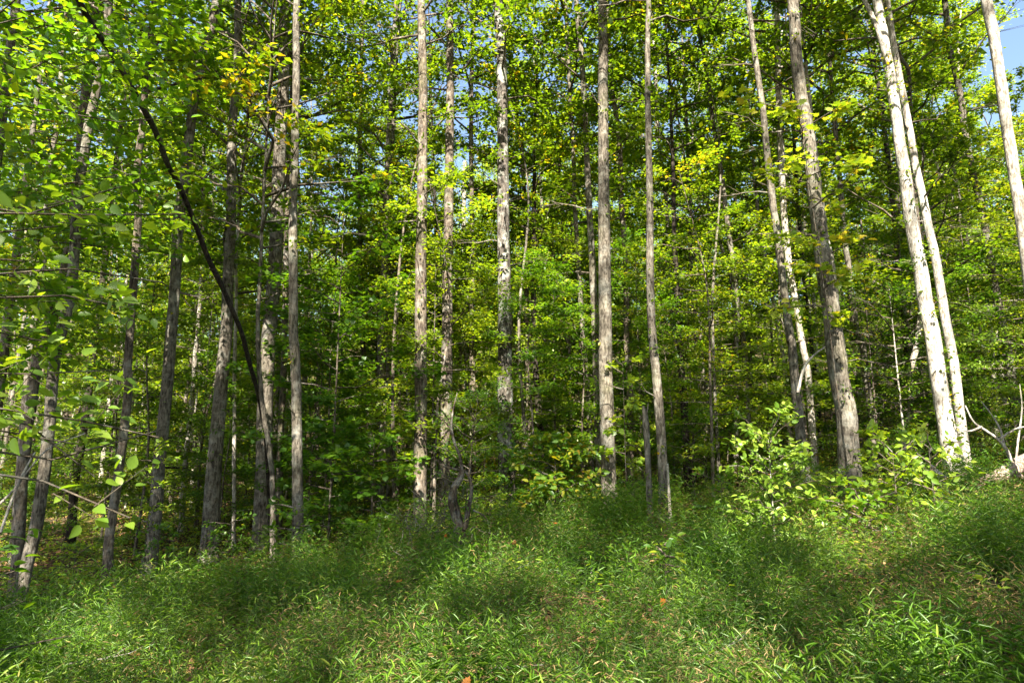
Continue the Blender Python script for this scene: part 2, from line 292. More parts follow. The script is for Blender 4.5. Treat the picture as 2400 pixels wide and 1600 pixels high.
# ------------------------------------------------------------------ crowns
def crown(mb, rs, axis_fn, h0, h1, Rad, nb, nt, nl, leaf, mleaf, mtw, elev=(15, 50), shape='oval', flat=.35, tpl=KITE, origin=(0, 0, 0), carve=False,
          az=None, twr=.006, clear=0, loose=.12, brr=.02, mode=None):
    """limbs, twigs and leaves of one crown. axis_fn(h)->point of the trunk at height h"""
    origin = np.asarray(origin, float)
    t = (np.arange(nb) + rs.rand(nb)) / nb; h = h0 + (h1 - h0) * t ** 1.0
    A = (np.arange(nb) * 2.39996 + rs.rand(nb) * .9) if az is None else (az[0] + (az[1] - az[0]) * rs.rand(nb))
    if shape == 'oval': w = np.sqrt(np.clip(1 - (1.75 * t - .75) ** 2 * .9, .06, 1)) 
    elif shape == 'cone': w = 1.02 - .85 * t
    else: w = np.ones(nb)
    Ln = Rad * w * (.65 + .5 * rs.rand(nb)); el = np.radians(elev[0] + (elev[1] - elev[0]) * (t * .6 + .4 * rs.rand(nb)))
    base = np.array([axis_fn(x) for x in h])
    d = np.stack([np.cos(A) * np.cos(el), np.sin(A) * np.cos(el), np.sin(el)], 1)
    sag = rs.uniform(-.1, .22, nb)
    def bp(i, s): return base[i] + d[i] * (Ln[i] * s)[:, None] + np.stack([0 * s, 0 * s, -sag[i] * Ln[i] * s * s], 1)
    idx = np.arange(nb); prev = base; K = 4
    for k in range(K):
        nx = bp(idx, np.full(nb, (k + 1) / K)) + rs.normal(0, .03, (nb, 3)) * Ln[:, None]
        rr0 = brr * Ln / Rad * (1 - k / K) + .004; rr1 = brr * Ln / Rad * (1 - (k + 1) / K) + .004
        sticks(mb, prev, nx, rr0, rr1, mtw); prev = nx
    bi = np.repeat(idx, nt); s = .18 + .82 * rs.rand(len(bi)) ** .8
    p0 = bp(bi, s); side = np.where(rs.rand(len(bi)) < .5, -1, 1) * np.radians(rs.uniform(15, 75, len(bi)))
    ca, sa = np.cos(side), np.sin(side); db = d[bi]
    td = np.stack([db[:, 0] * ca - db[:, 1] * sa, db[:, 0] * sa + db[:, 1] * ca, db[:, 2] * .5 + rs.normal(0, flat * .6, len(bi))], 1); td = norm(td)
    tl = Rad * rs.uniform(.16, .34, len(bi)) * (1.15 - .5 * s)
    ok = np.ones(len(bi), bool)
    if clear: 
        mid = p0 + td * tl[:, None] * .6 + origin
        ok &= ~(in_frame(mid, 1.2) & (np.linalg.norm(mid - (0, 0, CAMZ), axis=1) < clear))
    sticks(mb, p0[ok], (p0 + td * tl[:, None])[ok], twr, twr * .4, mtw)
    ti = np.repeat(np.arange(len(bi))[ok], nl); n = len(ti)
    u = .1 + .95 * rs.rand(n)
    pos = p0[ti] + td[ti] * (tl[ti] * u)[:, None] + rs.normal(0, 1, (n, 3)) * (tl[ti] * loose + leaf * .4)[:, None] * np.array([1, 1, .6])
    ax = norm(td[ti] + rs.normal(0, .7, (n, 3)) * np.array([1, 1, .5]) + np.array([0, 0, -.15]))
    nr = norm(np.array([0, 0, 1.]) + rs.normal(0, flat, (n, 3)) - .18 * d[bi][ti] * 0 )
    sz = leaf * rs.uniform(.6, 1.25, n)
    if carve:
        k = keep(pos + origin); pos, ax, nr, sz = pos[k], ax[k], nr[k], sz[k]
    if clear:
        w_ = pos + origin; k = ~(in_frame(w_, 1.15) & (np.linalg.norm(w_ - (0, 0, CAMZ), axis=1) < clear)); pos, ax, nr, sz = pos[k], ax[k], nr[k], sz[k]
    tw = np.repeat(rs.rand(len(bi)), 1)
    n = len(pos)
    leaves(mb, pos, ax, nr, sz, tpl, np.clip(rs.rand(n) * .75 + rs.rand() * .12 + .08, 0, 1), mleaf, 1.0)

def path_fn(pts):
    pts = np.asarray(pts); z = pts[:, 2]
    return lambda h: np.array([np.interp(h, z, pts[:, 0]), np.interp(h, z, pts[:, 1]), h])
def smooth_path(pts, n):
    """Catmull-Rom through the points"""
    pts = np.asarray(pts, float); m = len(pts)
    if m < 3: 
        t = np.linspace(0, 1, n)[:, None]; return pts[0] * (1 - t) + pts[-1] * t
    q = np.concatenate([[2 * pts[0] - pts[1]], pts, [2 * pts[-1] - pts[-2]]])
    out = []
    for s in np.linspace(0, m - 1 - 1e-6, n):
        i = int(s); t = s - i; a, b, c, d = q[i:i + 4]
        out.append(.5 * ((2 * b) + (c - a) * t + (2 * a - 5 * b + 4 * c - d) * t * t + (3 * b - a - 3 * c + d) * t ** 3))
    return np.array(out)

# ------------------------------------------------------------------ the trees whose trunks one can follow
# name, label, bark, distance, foot width px, top width px, height, crown(h0 fraction, radius, leaf count factor), points from foot to top of the frame
TREES = [
 ("slender leaning trunk with a sunlit foot right in front of the broad pale grey trunk", "grey", 13.4, 14, 9, 12, [(644,1335),(641,1233),(639,1131),(632,1055),(620,985),(612,930),(606,860),(604,760),(610,640)]),
 ("grey and white mottled trunk leaning right, nearest tree on the far left", "grey", 10.5, 29, 19, 19, [(23,1468),(38,1387),(55,1300),(71,1223),(87,1106),(102,968),(117,831),(148,700),(165,590),(168,510),(176,423),(199,286),(225,170),(243,100),(250,0)]),
 ("dark trunk standing close behind the mottled leaning tree on the far left", "brown", 12, 26, 22, 19, [(38,1300),(45,1100),(60,960),(85,830),(140,650),(170,450),(188,260),(204,128),(219,0)]),
 ("tree at the upper left edge with only its upper trunk in view", "grey", 9.5, 24, 20, 18, [(-95,1400),(-75,1100),(-50,800),(-20,560),(3,380),(5,290),(20,130),(36,0)]),
 ("thin mottled trunk between the left edge and the leaning mottled tree", "grey", 16, 16, 13, 20, [(40,1200),(70,830),(95,700),(112,510),(118,400),(140,250),(146,100),(150,0)]),
 ("slim straight brown trunk rising through the leaves, third from the left at the ground", "brown", 12, 22, 14, 18, [(248,1387),(255,1325),(260,1259),(275,1157),(283,1081),(301,928),(306,826),(318,663),(327,536),(327,408),(337,265),(347,102),(357,0)]),
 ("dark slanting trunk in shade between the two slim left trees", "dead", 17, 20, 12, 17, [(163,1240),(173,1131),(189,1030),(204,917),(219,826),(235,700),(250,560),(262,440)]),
 ("grey trunk bending right towards its top beside the black fallen stem", "grey", 13.5, 29, 22, 21, [(339,1371),(352,1310),(362,1259),(370,1157),(380,1055),(395,928),(403,826),(408,765),(416,638),(423,536),(438,450),(444,383),(462,245),(480,153),(502,77),(515,0)]),
 ("thin pale stem lit at its foot between two thicker left trunks", "pale", 19, 12, 8, 14, [(426,1234),(434,1106),(439,1030),(449,928),(457,826),(462,780),(472,638),(477,459),(480,332)]),
 ("sturdy brown ridged trunk with a strip of sun down its right side", "grey", 14.5, 38, 17, 22, [(487,1320),(490,1234),(495,1157),(502,1055),(510,953),(520,826),(526,765),(531,612),(538,485),(541,306),(553,153),(556,0)]),
 ("thin white sunlit stem curving beside the sturdy ridged trunk", "pale", 16, 9, 6, 13, [(548,1250),(550,900),(553,700),(553,612),(559,510),(564,408),(574,332),(579,230),(587,102),(602,51),(640,-60)]),
 ("broad pale grey trunk, the widest left of the middle, half hidden by leaves", "grey", 15.5, 42, 26, 23, [(617,1262),(617,1208),(620,1030),(622,928),(628,826),(633,765),(645,640),(653,485),(655,420),(660,330),(668,180),(670,20)]),
 ("dark narrow trunk pressed against the right of the broad pale trunk", "brown", 17, 17, 12, 19, [(650,1270),(655,1106),(660,960),(665,826),(668,640),(675,420),(684,200)]),
 ("straight grey trunk just right of the broad pale one, bare to its top", "grey", 12.5, 25, 18, 21, [(699,1310),(696,1106),(694,953),(691,826),(689,765),(686,510),(689,332),(691,153),(691,0)]),
 ("thin dim trunk left of the forked gap in the middle left", "brown", 22, 13, 9, 20, [(880,1180),(871,1055),(864,979),(856,877),(848,760),(843,510),(846,204),(850,60)]),
 ("thin grey trunk, left of a close pair near the middle left", "grey", 20, 17, 12, 20, [(893,1180),(897,1030),(896,928),(892,800),(902,612),(905,459),(910,332),(917,178),(925,30)]),
 ("thin grey trunk, right of a close pair near the middle left", "grey", 21, 13, 9, 20, [(912,1160),(911,928),(910,800),(912,612),(915,459),(925,250)]),
 ("pale thin stem slanting left between the close pair and the brown trunk", "pale", 22, 9, 7, 9, [(975,1090),(962,960),(953,902),(940,850),(928,800),(915,740)]),
 ("warm grey finely ridged trunk with small leafy tufts, left of the dark smooth one", "brown", 14.5, 33, 21, 22, [(978,1245),(983,1183),(983,1131),(984,1055),(985,953),(986,800),(986,612),(989,459),(990,255),(989,153),(986,0)]),
 ("thin dark trunk between the warm grey and the next trunk", "dead", 24, 10, 8, 20, [(1050,1120),(1040,900),(1030,760),(1027,714),(1023,612),(1019,459),(1009,230)]),
 ("dark grey trunk with sunspots near its foot behind the crooked dead stem", "brown", 16.5, 30, 18, 23, [(1038,1175),(1040,1157),(1040,1080),(1042,1004),(1045,928),(1046,800),(1048,638),(1051,459),(1053,306),(1054,153),(1053,0)]),
 ("slender trunk midway between the dark grey and the black furrowed trunks", "brown", 20, 15, 10, 21, [(1110,1130),(1109,928),(1105,800),(1106,714),(1107,561),(1105,408),(1104,255),(1107,128),(1112,20)]),
 ("small pale crooked stem leaning left beside the dark grey trunk", "pale", 24, 9, 7, 9, [(1100,1000),(1096,900),(1091,795),(1081,714),(1065,638)]),
 ("short white trunk glowing in the sun far behind the middle trunks", "pale", 36, 12, 11, 16, [(1094,900),(1090,760),(1086,620),(1087,480),(1090,380)]),
 ("blackish furrowed trunk with pale lichen plates at the middle of the picture", "dark", 16.5, 38, 25, 23, [(1191,1160),(1188,1106),(1184,1055),(1183,928),(1183,800),(1183,714),(1180,561),(1179,408),(1177,255),(1175,128),(1168,0)]),
 ("slim trunk rising just right of the black furrowed trunk", "brown", 21, 13, 10, 20, [(1240,1060),(1238,900),(1234,730),(1234,587),(1229,459),(1221,332),(1208,255),(1203,178),(1188,102),(1170,0)]),
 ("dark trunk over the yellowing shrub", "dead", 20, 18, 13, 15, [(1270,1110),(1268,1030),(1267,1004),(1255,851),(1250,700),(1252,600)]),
 ("very thin grey pole left of the slim leaning pair by the sunlit trunk", "grey", 22, 8, 6, 14, [(1342,1090),(1340,1014),(1338,953),(1333,800),(1331,796),(1320,612),(1315,459),(1305,306)]),
 ("slim trunk with a bright middle, second left of the tall sunlit straight trunk", "grey", 19, 14, 9, 20, [(1388,1110),(1384,1030),(1377,902),(1366,800),(1364,765),(1356,612),(1348,485),(1343,357),(1331,128),(1326,20)]),
 ("medium grey trunk touching the tall sunlit straight trunk from the left", "grey", 18, 19, 13, 22, [(1404,1120),(1402,1030),(1400,953),(1394,765),(1389,638),(1382,510),(1374,357),(1370,255),(1364,153),(1351,25)]),
 ("tall straight trunk with its lower half in full sun, right of the middle", "grey", 14.8, 37, 22, 23, [(1431,1215),(1429,1180),(1425,1106),(1423,1030),(1421,928),(1418,800),(1416,638),(1414,459),(1412,255),(1412,128),(1410,0)]),
 ("slim dark trunk following behind on the right of the tall sunlit trunk", "brown", 19, 17, 11, 20, [(1474,1170),(1476,1106),(1478,1030),(1476,902),(1468,800),(1468,663),(1463,561),(1456,459),(1450,306),(1433,204),(1425,60)]),
 ("reddish grey slender trunk with tufts, beside the grey broken snag", "grey", 13, 24, 13, 20, [(1553,1240),(1555,1170),(1555,1106),(1550,1004),(1542,902),(1533,802),(1528,740),(1525,612),(1524,459),(1520,306),(1519,153),(1520,51),(1521,0)]),
 ("thin spotted trunk between the slender reddish trunk and the dim poles", "pale", 23, 12, 9, 19, [(1600,1060),(1590,880),(1573,714),(1568,587),(1560,459),(1540,306),(1535,150)]),
 ("dim dark trunk in the shade right of the snag", "dead", 18, 20, 14, 17, [(1618,1170),(1608,1055),(1605,950),(1598,850),(1590,700)]),
 ("very thin dim pole in deep shade, left of the slim bending trunk", "brown", 21, 10, 8, 18, [(1676,1170),(1674,1157),(1666,1080),(1651,953),(1638,826),(1630,796),(1620,612),(1618,459),(1605,230)]),
 ("slim bending trunk crossing the leaves, first right of the dim pole", "grey", 18, 15, 9, 21, [(1778,1150),(1773,1116),(1758,1030),(1748,928),(1743,826),(1735,765),(1717,638),(1702,536),(1684,408),(1661,255),(1646,143),(1620,25)]),
 ("thin white stem seen in pieces left of the curved grey trunk", "pale", 22, 10, 8, 15, [(1850,1000),(1842,880),(1835,800),(1819,714),(1804,628),(1790,560),(1780,480)]),
 ("curved grey trunk rising from behind the sunlit bush", "grey", 14, 25, 12, 21, [(1925,1235),(1911,1198),(1896,1131),(1883,1055),(1875,1004),(1865,902),(1856,802),(1853,790),(1837,663),(1824,561),(1809,459),(1796,357),(1786,245),(1768,128),(1753,0)]),
 ("bright white trunk dappled with sun behind the curved grey trunk", "pale", 17, 17, 14, 21, [(1915,1120),(1905,1005),(1895,877),(1880,800),(1865,714),(1847,612),(1837,510),(1832,434),(1829,357),(1822,204),(1819,41)]),
 ("thin dark trunk between the white dappled one and the biggest right trunk", "dead", 22, 10, 8, 18, [(1930,1100),(1912,900),(1895,750),(1880,612),(1868,459),(1863,357),(1857,280)]),
 ("largest trunk on the right, brown and ridged, leaning left with sun on its lower half", "grey", 12.8, 50, 27, 23, [(2002,1215),(1998,1190),(1993,1106),(1988,1030),(1980,953),(1967,892),(1955,800),(1949,740),(1932,638),(1919,536),(1906,434),(1896,347),(1881,255),(1870,179),(1860,102),(1853,0)]),
 ("white sunlit stem peeping out behind the largest right trunk", "pale", 16, 15, 12, 18, [(2018,1150),(2010,1100),(2003,1004),(1990,900),(1978,810),(1967,740),(1952,612),(1940,550),(1925,420)]),
 ("spotted grey trunk standing free right of the largest right trunk", "grey", 17, 17, 13, 18, [(2052,1110),(2046,1040),(2041,979),(2028,902),(2018,800),(2008,796),(1983,612),(1975,560),(1965,430)]),
 ("crooked sunlit trunk with a kink, left of the blazing white trunk", "pale", 17, 17, 12, 9, [(2128,1120),(2123,1065),(2120,1014),(2136,943),(2133,887),(2140,850),(2148,815),(2160,740),(2163,690)]),
 ("blazing white sunlit trunk with tiny dark tufts, forked near the top", "white", 13.5, 39, 23, 22, [(2238,1120),(2230,1085),(2220,1004),(2205,902),(2186,802),(2171,714),(2154,612),(2138,510),(2126,408),(2110,306),(2095,204),(2080,102),(2067,0)]),
 ("smooth slimmer sunlit trunk crossing behind the blazing white one on its right", "white", 14.2, 25, 14, 19, [(2276,1130),(2271,1100),(2256,1004),(2243,902),(2229,802),(2212,714),(2192,612),(2177,536),(2161,459),(2146,388),(2131,306),(2112,200),(2092,100),(2075,-20)]),
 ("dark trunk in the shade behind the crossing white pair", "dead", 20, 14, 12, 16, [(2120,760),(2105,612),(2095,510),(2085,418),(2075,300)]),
 ("thin trunk curving up to the right of the white fork", "brown", 16, 12, 9, 18, [(2200,1000),(2170,750),(2150,500),(2141,320),(2138,255),(2133,163),(2115,128),(2090,51),(2070,-20)]),
 ("grey trunk fading behind sunlit sprays near the right edge", "grey", 17, 20, 13, 20, [(2395,1040),(2380,953),(2360,841),(2330,700),(2296,510),(2278,434),(2258,332),(2245,230),(2220,122),(2212,51),(2205,-20)]),
 ("pale grey trunk leaving the picture at the right edge", "pale", 11, 30, 25, 19, [(2480,1180),(2460,1060),(2445,900),(2425,720),(2400,530),(2391,434),(2375,332),(2355,204),(2340,102),(2319,0)]),
]
EPI = {18: 26, 30: 10, 32: 16, 45: 46, 41: 34, 20: 12, 9: 8, 13: 6, 38: 8, 39: 10, 11: 8, 7: 8}
trunk_xy = []
for ti, (label, bk, d, w0, w1, H, px) in enumerate(TREES):
    r_ = np.random.RandomState(100 + ti)
    pts = np.array([P(u, v, d) for u, v in px]); 
    pts[:, 1] += np.cumsum(r_.normal(0, .03, len(pts)))
    k0 = pts[1] - pts[0]; gz = hgt(pts[0][0], pts[0][1])[0]
    foot = pts[0].copy()
    if foot[2] > gz: foot = pts[0] - k0 * min(1, .4 / max(abs(k0[2]), .1)); foot[2] = gz - .15
    else: foot[2] = min(foot[2], gz) - .15
    P0 = [foot] if pts[0][2] - foot[2] > .2 else []
    P0 += [p for p in pts if p[2] > foot[2] + .12]
    top = P0[-1]; sl = (P0[-1] - P0[-3]) / max(.5, (P0[-1] - P0[-3])[2]); sl[:2] *= .5
    while P0[-1][2] < foot[2] + H:
        sl[:2] = sl[:2] * .8 + r_.normal(0, .02, 2); P0.append(P0[-1] + sl * 2.0)
    P0 = np.array(P0); loc = foot + (0, 0, .15); loc = np.array([foot[0], foot[1], gz])
    trunk_xy.append(loc[:2])
    n = 44; path = smooth_path(P0 - loc, n); z = path[:, 2]
    path[:, :2] += r_.normal(0, .004, (n, 2))
    ra = w0 / 2 / FPX * d; ztop = (top - loc)[2]; rb = w1 / 2 / FPX * d
    rad = np.where(z < ztop, ra + (rb - ra) * np.clip(z / ztop, 0, 1) ** .8, rb * np.clip((H + 1 - z) / max(H + 1 - ztop, 1), .08, 1))
    rad = rad * (1 + .65 * np.exp(-np.clip(z + .1, 0, 9) / .22)) * (1 + r_.normal(0, .015, n))
    t = thing("tree", label, "tree", tuple(loc))
    mb = MB(); tube(mb, path, rad, 16 if w0 > 18 else 10, 0, .05, ti)
    # stubs and dead side branches low on the trunk
    fn = path_fn(path)
    obj("trunk", mb.mesh("trunk", [B[bk]], True), t)
    nbare = r_.randint(0, 3) if d > 12 else 2
    for q in range(nbare):
        h = r_.uniform(2.2, max(2.6, min(8, ztop))); a = r_.uniform(0, 6.28); ln = r_.uniform(.3, 1.5)
        p0 = fn(h); dr = np.array([math.cos(a), math.sin(a) * .6, r_.uniform(.1, .7)])
        bpts = [p0 + dr * ln * s + r_.normal(0, .04, 3) * ln * (s > 0) for s in (0, .25, .5, .75, 1)]
        m2 = MB(); tube(m2, bpts, [.014, .012, .009, .006, .003], 5)
        for b_ in bpts[2:4]:
            e = b_ + dr * ln * .3 + r_.normal(0, .12, 3); tube(m2, [b_, (b_ + e) / 2 + r_.normal(0, .02, 3), e], [.006, .004, .002], 4)
        obj("branch", m2.mesh("branch", [B["twig"]], True), t)
    m3 = MB()
    r_l = {True: 1.0, False: .8}[w0 > 24]
    h0 = H * (.5 if d < 15 else .44); 
    crown(m3, r_, fn, h0, H - .5, 3.6 * r_l, 24, 9, 22, .15, 0, 1, origin=loc, carve=True, twr=.008, brr=.045, clear=7)
    if d >= 14 and H > 15: crown(m3, r_, fn, H * .25, h0, 1.5, 8, 6, 16, .12, 0, 1, origin=loc, carve=True, twr=.006, brr=.02, elev=(0, 30))
    if ti in EPI:     # little leafy tufts straight on the bark
        n_ = EPI[ti]; hh = r_.uniform(.8, max(3, ztop), n_); a = r_.uniform(3.3, 6.1, n_)
        for h, q in zip(hh, a):
            c = fn(h); rr = np.interp(h, z, rad); o_ = np.array([math.cos(q), math.sin(q), 0]); k = r_.randint(5, 13)
            p = c + o_ * (rr + .03) + r_.normal(0, .07, (k, 3)); leaves(m3, p, norm(o_ + r_.normal(0, .7, (k, 3))), norm(np.array([0, 0, 1.]) + r_.normal(0, .5, (k, 3))), r_.uniform(.05, .1, k), OVATE, None, 0)
    obj("crown", m3.mesh("crown", [G["yellow"] if ti in (1, 3, 5) else G["canopy"], B["twig"]]), t)
    if ti == 45:      # the left fork of the white tree
        f = [P(u, v, 13.5) - loc for u, v in ((2082, 150), (2069, 112), (2054, 61), (2026, 0), (2000, -60), (1985, -200), (1975, -420))]
        m4 = MB(); tube(m4, smooth_path(f, 14), np.linspace(.06, .03, 14), 10, 0, .04); obj("limb", m4.mesh("limb", [B["white"]], True), t)

# ------------------------------------------------------------------ unseen trees added around the camera to shade the clearing
SH = [(-5, -3, 27), (1.5, -5, 30), (6.5, -2, 28), (11, 0, 27), (4, -10, 31), (-3, -9, 29), (9.5, -7, 30), (13.5, 4, 26), (15, -4, 29), (-10, 2, 24), (14.5, 9, 24), (-9, -7, 28), (-6, -15, 29), (0, -17, 30), (6, -18, 31), (12, -14, 30), (-12, -12, 28), (18, -10, 29), (3, -24, 31), (9, -22, 30), (-3, -21, 30)]
for i, (x, y, H) in enumerate(SH):
    r_ = np.random.RandomState(300 + i)
    sh = norm(S[:2])          # stand beside, not in, the shafts of sun
    def hits(xx):
        q = LP[:, :2] - (xx, y); t = -(q @ sh); side = np.abs(q[:, 0] * sh[1] - q[:, 1] * sh[0])
        return ((t > 0) & (side < .3) & (LP[:, 2] + t * math.tan(R(SUN_EL)) < H)).sum()
    x = min([x + k for k in np.linspace(-1.3, 1.3, 27)], key=lambda xx: hits(xx) + abs(xx - x) * .3)
    gz = hgt(x, y)[0]; loc = np.array([x, y, gz])
    path = smooth_path([(0, 0, -.2), (r_.normal(0, .1), r_.normal(0, .1), H * .33), (r_.normal(0, .3), r_.normal(0, .3), H * .66), (r_.normal(0, .5), r_.normal(0, .5), H)], 24)
    t = thing("tree", "unseen tree added behind the clearing to shade the grass", "tree", tuple(loc), group="shade trees added around the clearing out of the picture")
    mb = MB(); tube(mb, path, np.linspace(.17, .02, 24), 12, 0, .05, i); obj("trunk", mb.mesh("trunk", [B["grey"]], True), t)
    m3 = MB(); crown(m3, r_, path_fn(path), H * .42, H, 4.6, 34, 12, 32, .18, 0, 1, origin=loc, carve=True, clear=9, brr=.05)
    obj("crown", m3.mesh("crown", [G["canopy"], B["twig"]]), t)

# ------------------------------------------------------------------ prototypes for the many trees behind
def proto_tree(seed, H, Rc, h0, nb, nt, nl, leaf, bark, gl, rad, label, group, name="tree", lean=.3, cat="tree", elev=(15, 50), shape='oval', flat=.4, tpl=KITE, brr=.04):
    r_ = np.random.RandomState(seed)
    path = smooth_path([(0, 0, -.4), (r_.normal(0, lean * .4), r_.normal(0, lean * .4), H * .33), (r_.normal(0, lean), r_.normal(0, lean), H * .66), (r_.normal(0, lean * 1.5), r_.normal(0, lean * 1.5), H)], 20)
    t = thing(name, label, cat, (0, 0, -500), group=group)
    mb = MB(); tube(mb, path, np.linspace(rad, rad * .12, 20), 10, 0, .04, seed); obj("trunk", mb.mesh("trunk", [B[bark]], True), t)
    m3 = MB(); crown(m3, r_, path_fn(path), H * h0, H * .99, Rc, nb, nt, nl, leaf, 0, 1, elev=elev, shape=shape, flat=flat, tpl=tpl, brr=brr)
    obj("crown", m3.mesh("crown", [G[gl], B["twig"]]), t)
    return t
GB = "slender forest trees standing behind the front row"
LB = "slender background tree among many alike, leafy from mid height, deep in the wood"
bgp = [proto_tree(400 + i, H, rc, h0, 32, 11, 33, .148, b, g, r, LB, GB, lean=.5) for i, (H, rc, h0, b, g, r) in enumerate([
    (22, 3.2, .26, "grey", "canopy", .11), (24, 3.4, .30, "brown", "far", .13), (19, 2.8, .18, "grey", "canopy", .09), (21, 3.0, .22, "pale", "far", .10), (17, 2.6, .16, "brown", "far", .08), (23, 3.2, .26, "brown", "canopy", .12)])]
GU = "young understory trees with layered leaves"
LU = "young understory tree with thin stem and flat layered green leaves in the shade"
unp = [proto_tree(440 + i, H, rc, .14, nb, 10, 24, lf, "brown", g, r, LU, GU, elev=(-5, 28), shape='cone' if i % 2 else 'oval', flat=.28, lean=.25, brr=.018) for i, (H, rc, nb, lf, g, r) in enumerate([
    (5, 1.7, 22, .095, "under", .028), (7, 2.1, 28, .10, "under", .04), (9, 2.4, 34, .11, "canopy", .05), (6, 2.0, 26, .095, "under", .035), (8, 2.1, 30, .11, "far", .045)])]
GS = "low leafy shrubs on the forest floor"
LS = "low dark green shrub on the forest floor among the trunks"
shp = [proto_tree(470 + i, H, rc, .05, 14, 8, 15, lf, "twig", g, .012, LS, GS, name="shrub", cat="shrub", elev=(0, 45), flat=.4, lean=.15, brr=.01) for i, (H, rc, lf, g) in enumerate([
    (1.3, .9, .075, "under"), (1.9, 1.1, .085, "under"), (2.6, 1.2, .09, "canopy"), (1.6, 1.0, .07, "pale")])]
GP = "thin bare poles among the trees"
plp = [proto_tree(490 + i, H, .9, .6, 14, 7, 14, .12, b, "canopy", rr, "thin nearly bare pole tree among many alike in the middle of the wood", GP, lean=.55, brr=.012) for i, (H, b, rr) in enumerate([(13, "grey", .045), (15, "brown", .055), (11, "pale", .04), (14, "grey", .06)])]
used = set()
def place(pro, x, y, sc=1.0, rz=None, dz=0):
    rz = rs.rand() * 6.28 if rz is None else rz
    loc = (x, y, hgt(x, y)[0] + dz)
    if pro.name not in used:
        used.add(pro.name); pro.location = loc; pro.rotation_euler = (0, 0, rz); pro.scale = (sc,) * 3; return pro
    return dup(pro, loc, rz, sc)
def scatter(n, y0, y1, protos, sc, mind, pw=1.0, taken=None, spread=.8, skip=None):
    out = taken if taken is not None else []; c = 0; tries = 0
    while c < n and tries < n * 60:
        tries += 1
        y = y0 + (y1 - y0) * rs.rand() ** pw; x = (rs.rand() * 2 - 1) * (spread * y + 1)
        if any((x - a) ** 2 + (y - b) ** 2 < mind ** 2 for a, b in out): continue
        if skip and skip(x, y): continue
        out.append((x, y)); place(protos[rs.randint(len(protos))], x, y, rs.uniform(*sc)); c += 1
    return out
tk = [tuple(p) for p in trunk_xy]
# a gap towards the sky at the upper middle left and upper middle right
def gap(x, y):
    a = x / y
    return y > 24 and (abs(a + .375) < .018 or abs(a - .02) < .012 or abs(a - .51) < .015)
scatter(22, 20, 30, bgp, (.8, 1.0), 1.6, 1, tk, skip=gap)
scatter(44, 30, 48, bgp, (.85, 1.1), 2.2, 1, tk, skip=gap)
scatter(44, 48, 75, bgp, (.9, 1.15), 3.0, 1, tk)
scatter(70, 17, 40, plp, (.85, 1.15), 1.0, 1, [tuple(p) for p in trunk_xy], .74)
tu = []
scatter(20, 14.5, 20, unp, (.7, 1.05), 1.5, 1, tu, .78)
scatter(56, 20, 32, unp, (.8, 1.2), 1.6, 1, tu, .78)
scatter(60, 32, 52, unp, (.9, 1.4), 2.0, 1, tu, .78)
scatter(34, 15.5, 22, shp, (.7, 1.1), .9, 1, [], .78)
scatter(22, 12.5, 16, shp, (.35, .6), .8, 1, [tuple(p) for p in trunk_xy], .72, skip=lambda x, y: abs(x - .7) < 1.6 and y < 14.5)
scatter(50, 22, 36, shp, (.8, 1.4), 1.1, 1, [], .78)
scatter(70, 36, 62, shp, (1.3, 2.4), 1.5, 1, [], .72)

# ------------------------------------------------------------------ the wood on the far slope: one mass
def far_wood():
    n = 170000; r_ = np.random.RandomState(5)
    k = 900; cx = r_.uniform(-1, 1, k); cyy = r_.uniform(78, 150, k); cx = cx * cyy * .9
    cz = hgt(cx, cyy) + r_.uniform(3, 19, k); cr = r_.uniform(1.6, 3.6, k)
    i = r_.randint(0, k, n); q = norm(r_.normal(0, 1, (n, 3))) * (r_.rand(n, 1) ** .4) * cr[i][:, None]
    p = np.stack([cx[i], cyy[i], cz[i]], 1) + q
    mb = MB(); leaves(mb, p, r_.normal(0, 1, (n, 3)), norm(np.array([0, 0, 1.]) + r_.normal(0, .6, (n, 3))), r_.uniform(.25, .5, n), KITE, np.clip(r_.rand(n) * .6 + r_.rand(k)[i] * .4, 0, 1))
    tag(obj("distant_woodland", mb.mesh("distant_woodland", [G["far"]])), "sunlit wood on the far slope seen through gaps between the trunks", "woodland", kind='stuff')
far_wood()

# ------------------------------------------------------------------ single young trees and bushes
def special(name, label, cat, x, y, H, Rc, nb, nt, nl, leaf, gl, tpl=KITE, h0=.15, elev=(-5, 30), shape='oval', flat=.3, bark="twig", rad=.03, seed=1, az=None, carve=False, clear=0, lean=(0, 0), loose=.12, brr=.015, twr=.004):
    r_ = np.random.RandomState(seed); loc = np.array([x, y, hgt(x, y)[0]])
    path = smooth_path([(0, 0, -.3), (lean[0] * .3, lean[1] * .3, H * .35), (lean[0] * .65, lean[1] * .65, H * .7), (lean[0], lean[1], H)], 20)
    t = thing(name, label, cat, tuple(loc))
    mb = MB(); tube(mb, path, np.linspace(rad, rad * .15, 20), 9, 0, .04, seed); obj("trunk" if H > 2.4 else "stem", mb.mesh("trunk", [B[bark]], True), t)
    m3 = MB(); crown(m3, r_, path_fn(path), H * h0, H * .99, Rc, nb, nt, nl, leaf, 0, 1, elev=elev, shape=shape, flat=flat, tpl=tpl, origin=loc, carve=carve, az=az, clear=clear, loose=loose, brr=brr, twr=twr)
    obj("crown", m3.mesh("crown", [G[gl], B["twig"]]), t)
    return t
def gx(u, d): return (u - 1200) / FPX * d * 1.0
special("young_maple", "young maple with flat dark green tiers in front of the trunks left of the middle", "tree", gx(800, 15), 14.5, 7.6, 2.1, 34, 8, 20, .11, "under", MAPLE, seed=21, carve=True, h0=.2)
special("young_maple", "small maple with wide low tiers beside the straight grey trunk", "tree", gx(790, 13.6), 13.4, 2.4, 1.3, 14, 7, 14, .12, "under", MAPLE, seed=22, carve=True)
